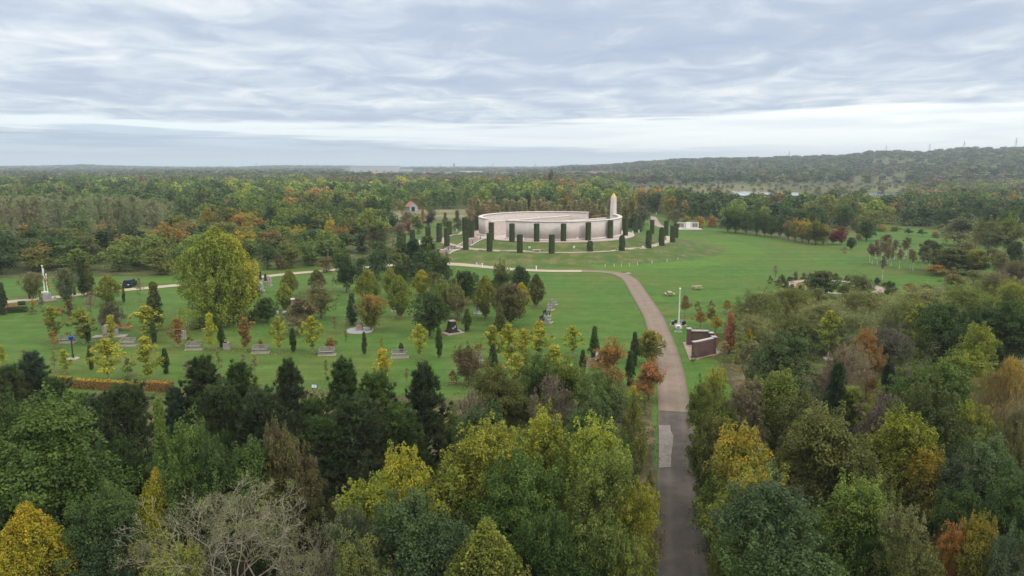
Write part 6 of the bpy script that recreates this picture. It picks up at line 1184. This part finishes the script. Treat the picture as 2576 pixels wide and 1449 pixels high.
# hut
g_ = G(1036, 531); r = empty("red_roofed_hut", g_, R(28), 'small grey hut with a red tiled gable roof in the clearing', 'hut')
MB().box((0, 0, 1.4), (4.6, 6.0, 2.8)).build("walls", HUTW, r); gb = MB(); gb.prism([(-2.3, -3.0), (2.3, -3.0), (2.3, -2.9), (-2.3, -2.9)], 2.8, 2.82); gb.add([(-2.3, -3.0, 2.8), (2.3, -3.0, 2.8), (0, -3.0, 5.0), (-2.3, -2.85, 2.8), (2.3, -2.85, 2.8), (0, -2.85, 5.0)], [(0, 1, 2), (5, 4, 3), (0, 3, 4, 1), (1, 4, 5, 2), (2, 5, 3, 0)]); gb.build("gable", HUTW, r)
rf = MB(); rf.add([(-2.9, -3.4, 2.5), (-2.9, 3.4, 2.5), (0, 3.4, 5.15), (0, -3.4, 5.15), (2.9, -3.4, 2.5), (2.9, 3.4, 2.5), (-2.9, -3.4, 2.3), (-2.9, 3.4, 2.3), (0, 3.4, 4.95), (0, -3.4, 4.95), (2.9, -3.4, 2.3), (2.9, 3.4, 2.3)],
       [(0, 3, 2, 1), (3, 4, 5, 2), (6, 7, 8, 9), (9, 8, 11, 10), (0, 1, 7, 6), (4, 10, 11, 5), (0, 6, 9, 3), (3, 9, 10, 4), (1, 2, 8, 7), (2, 5, 11, 8)]); rf.build("roof", TILE, r); MB().box((-0.3, -3.03, 1.3), (1.9, 0.05, 2.3)).build("doorway", DARKV, r)
# white group in the left clearing
r = empty("white_sculpture", G(413, 558), 0, 'white sculpture on a low plinth in the clearing in the left wood', 'sculpture'); MB().box((0, 0, 0.2), (3.0, 1.6, 0.5)).build("plinth", STONE, r); MB().lathe((-0.3, 0, 0.4), [(0.5, 0), (0.4, 0.8), (0.5, 1.2), (0.2, 1.6)], 9).build("figure", WHITEP, r); MB().lathe((0.9, 0, 0.4), [(0.4, 0), (0.2, 0.7)], 8).build("figure", WHITEP, r)
# dark car seen end-on beside the left path
g_ = G(325, 721); r = empty("parked_car", g_, 0.12, 'dark blue-black car parked end-on on the grass beyond the left path', 'car')
def prof_body(pts, y0, y1, ins=0.0):
    o = MB(); n = len(pts); v = [(x * (1), y0, z) for x, z in pts] + [(x, y1, z) for x, z in pts]; o.add(v, [tuple(range(n)), tuple(range(2 * n - 1, n - 1, -1))] + [(i, n + i, n + (i + 1) % n, (i + 1) % n) for i in range(n)]); return o
prof_body([(-0.85, 0.3), (0.85, 0.3), (0.92, 0.6), (0.88, 0.95), (-0.88, 0.95), (-0.92, 0.6)], -2.1, 2.1).build("body", CARB, r); prof_body([(-0.80, 0.95), (0.80, 0.95), (0.62, 1.45), (-0.62, 1.45)], -1.0, 1.5).build("cabin", CARB, r)
prof_body([(-0.68, 1.0), (0.68, 1.0), (0.56, 1.38), (-0.56, 1.38)], -1.03, -0.98).build("window", GLASS, r)
for sx in (-1, 1):
    for sy in (-1.3, 1.3):
        o = MB(); o.tube([(sx * 0.80, sy, 0.32), (sx * 0.94, sy, 0.32)], 0.32, 14); o.build("wheel", TYRE, r)
    MB().box((sx * 0.68, -2.11, 0.72), (0.3, 0.04, 0.14)).build("headlight", WHITEP, r)
smallpost("litter_bin", 188, 742, 1.0, 0.25, BLACKP, 'dark round bin on the left path', 'bin'); smallpost("litter_bin", 75, 752, 0.9, 0.2, BLACKP, 'small dark bin at the near edge of the left path', 'bin'); smallpost("litter_bin", 169, 745, 1.3, 0.15, STEEL, 'grey post on the path left of the dark round bin', 'post')
r = empty("far_bench", G(160, 742), 0.1, 'pale low bench on the far side of the left path', 'bench'); bench_parts(r, 1.8, SLAB, slab=False)
r = empty("statue", G(1501, 917), 0, 'slim pale statue on a slab right of the tall dark column tree', 'statue'); MB().box((0.2, 0, 0.05), (1.3, 0.9, 0.14)).build("slab", SLAB, r); MB().box((0, 0, 0.9), (0.5, 0.5, 1.7), 0, 0.55).build("pillar", STONE, r); MB().lathe((0, 0, 1.75), [(0.16, 0), (0.2, 0.3), (0.1, 0.5), (0.12, 0.6), (0.04, 0.75)], 9).build("bust", BLACKP, r)
# ------------------------------------------------------------------ far buildings and pylons
def farbox(name, px0, px1, yt, yb, dp, mat, lb, cat, roofm=None, Yf=None):
    Y = (H - 0) / math.tan(ang(yb)) if Yf is None else Yf; x0 = Xat(px0, Y, 5); x1 = Xat(px1, Y, 5); z1 = ztop(Y, yt); z0 = float(hgt((x0 + x1) / 2, Y)) - 1
    r = empty(name, ((x0 + x1) / 2, Y, z0), 0, lb, cat); w_ = x1 - x0; hh_ = z1 - z0; MB().box((0, dp / 2, hh_ / 2), (w_, dp, hh_)).build("walls", mat, r); MB().box((0, dp / 2, hh_ + 0.4), (w_ * 1.005, dp * 1.005, 0.8)).build("roof", roofm or STEEL, r)
    o = MB()
    for i in range(6): o.box((-w_ / 2 + w_ * (i + 0.5) / 6, -0.3, hh_ * 0.12), (w_ * 0.03, 0.6, hh_ * 0.24))
    o.build("loading_doors", DARKV, r); return r
farbox("warehouse", 880, 995, 417.5, 432, 120, CLAD, 'huge pale grey warehouse on the horizon left of centre', 'warehouse', CLAD)
farbox("low_factory", 995, 1032, 425.5, 431.5, 60, CLAD, 'low pale building adjoining the right end of the huge warehouse', 'factory')
farbox("white_shed", 1148, 1212, 430.5, 435, 40, surf("white_roof", (0.5, 0.52, 0.54), (0.6, 0.62, 0.63), 0.1, 0.7), 'long white-roofed shed at the quarry', 'shed')
farbox("long_shed", 1060, 1140, 422, 424.5, 60, surf("pale_roof", (0.45, 0.5, 0.54), (0.5, 0.55, 0.6), 0.1, 0.7), 'pale strip of a distant shed behind the quarry', 'shed', Yf=3900)
farbox("orange_building", 1050, 1066, 425.5, 430.5, 40, REDEARTH, 'small orange building beyond the quarry', 'building', REDEARTH)
farbox("dark_hide", 1797, 1821, 450.5, 454, 12, DARKV, 'low dark shed among the bushes beyond the lake', 'shed', DARKV)
farbox("tall_tower", 1140, 1144, 411.5, 424, 12, STEEL, 'small square tower on the horizon above the quarry', 'tower', STEEL, Yf=3600)
def mound(px, yb, wpx, hpx, lb):
    Y = H / math.tan(ang(yb)); X = Xat(px, Y, 0); k = Y / FPX; r = empty("earth_heap", (X, Y, -0.5), 0, lb, 'earth heap'); o = MB(); o.lathe((0, 0, 0), [(wpx * k / 2, 0), (wpx * k * 0.36, hpx * k * 0.75), (wpx * k * 0.2, hpx * k), (0.5, hpx * k * 1.02)], 18); o.build("heap", REDEARTH, r)
mound(948, 437, 52, 5, 'reddish earth heap below the huge warehouse'); mound(1288, 428, 40, 7, 'reddish earth heap right of the white-roofed shed'); mound(1190, 441, 120, 2.5, 'low brown earth bank in front of the white-roofed shed')
def pylon(px, yt, D_, lb, hh_=46):
    X = Xat(px, D_, 60); z1 = ztop(D_, yt); r = empty("pylon", (X, D_, z1 - hh_), 0.3, lb, 'pylon', 'electricity pylons on the skyline'); o = MB(); b = 4.0
    for sx in (-1, 1):
        for sy in (-1, 1): o.tube([(sx * b, sy * b, 0), (sx * 1.2, sy * 1.2, hh_ * 0.62), (sx * 0.3, sy * 0.3, hh_)], 0.28, 4)
    for i in range(7):
        z = hh_ * i / 8; z2 = hh_ * (i + 1) / 8; w0 = b * (1 - z / hh_ * 0.9) ; w1 = b * (1 - z2 / hh_ * 0.9)
        for sy in (-1, 1): o.tube([(-w0, sy * w0, z), (w1, sy * w1, z2)], 0.16, 3); o.tube([(w0, sy * w0, z), (-w1, sy * w1, z2)], 0.16, 3)
    o.build("tower", STEEL, r)
    for z, w_ in ((0.66, 8), (0.78, 10), (0.90, 7)): MB().tube([(-w_, 0, hh_ * z), (0, 0, hh_ * z + 1.5), (w_, 0, hh_ * z)], 0.3, 4).build("crossarm", STEEL, r)
for a in [(2553, 346, 2700, 'pylon at the far right end of the right ridge'), (2423, 355, 2900, 'second pylon from the right on the right ridge'), (2337, 362, 3100, 'third pylon from the right on the right ridge'), (2228, 366, 3300, 'fourth pylon from the right on the right ridge'),
          (1985, 381, 3300, 'short pylon on the ridge above the lake'), (644, 411, 4300, 'pylon on the left horizon'), (795, 410, 4300, 'pylon left of the huge warehouse'), (1107, 411, 4200, 'pylon right of the huge warehouse'), (1240, 410, 4200, 'pylon at the centre of the horizon'), (1347, 411, 4200, 'pylon left of where the right ridge begins')]: pylon(*a)
# ------------------------------------------------------------------ small litter of leaves on the lawn and verge
def leaf_litter():
    g = np.random.default_rng(9); n = 16000; sel = [t for t in TREES if 70 < t[1] < 190 and t[2] > 1.2]; k = g.integers(0, len(sel), n); c = np.array(sel)[k]; P = np.zeros((n, 3)); a = g.random(n) * 6.283; r_ = np.abs(g.normal(size=n)) * c[:, 2] * 0.34
    P[:, 0] = c[:, 0] + r_ * np.cos(a); P[:, 1] = c[:, 1] + r_ * np.sin(a); P[:, 2] = hgt(P[:, 0], P[:, 1]) + 0.05; t = unit(np.stack([np.cos(a), np.sin(a), 0 * a], 1)); b = np.stack([-t[:, 1], t[:, 0], t[:, 2]], 1); s = 0.07 + 0.05 * g.random((n, 1))
    V = np.stack([P + t * s, P + b * s, P - t * s, P - b * s], 1).reshape(-1, 3); cl = np.array([PAL['tan'], PAL['rust'], PAL['gold'], PAL['brown'], PAL['brown']])[g.integers(0, 5, n)]
    me = npmesh("fallen_leaves", V, np.arange(len(V)).reshape(-1, 4), [FOLA], {'tone': np.repeat(g.random(n), 4)}, colors={'col': np.repeat(cl, 4, axis=0)}); tag(link(D.objects.new("fallen_leaves", me)), "scattered fallen leaves under the lawn trees", "leaves", kind='stuff')
leaf_litter()
finish_labels()
# ------------------------------------------------------------------ haze
hz = MB().box((0, 0, 66.5), (15800, 15800, 137.0)).build("haze", D.materials.new("haze")); tag(hz, kind='stuff')
m = hz.data.materials[0]; m.use_nodes = True; t = m.node_tree; t.nodes.clear(); out = N(t, 'ShaderNodeOutputMaterial'); pv = N(t, 'ShaderNodeVolumePrincipled')
pv.inputs['Color'].default_value = (0.78, 0.88, 0.99, 1); pv.inputs['Density'].default_value = 0.00018; pv.inputs['Anisotropy'].default_value = 0.1; t.links.new(pv.outputs[0], out.inputs['Volume'])
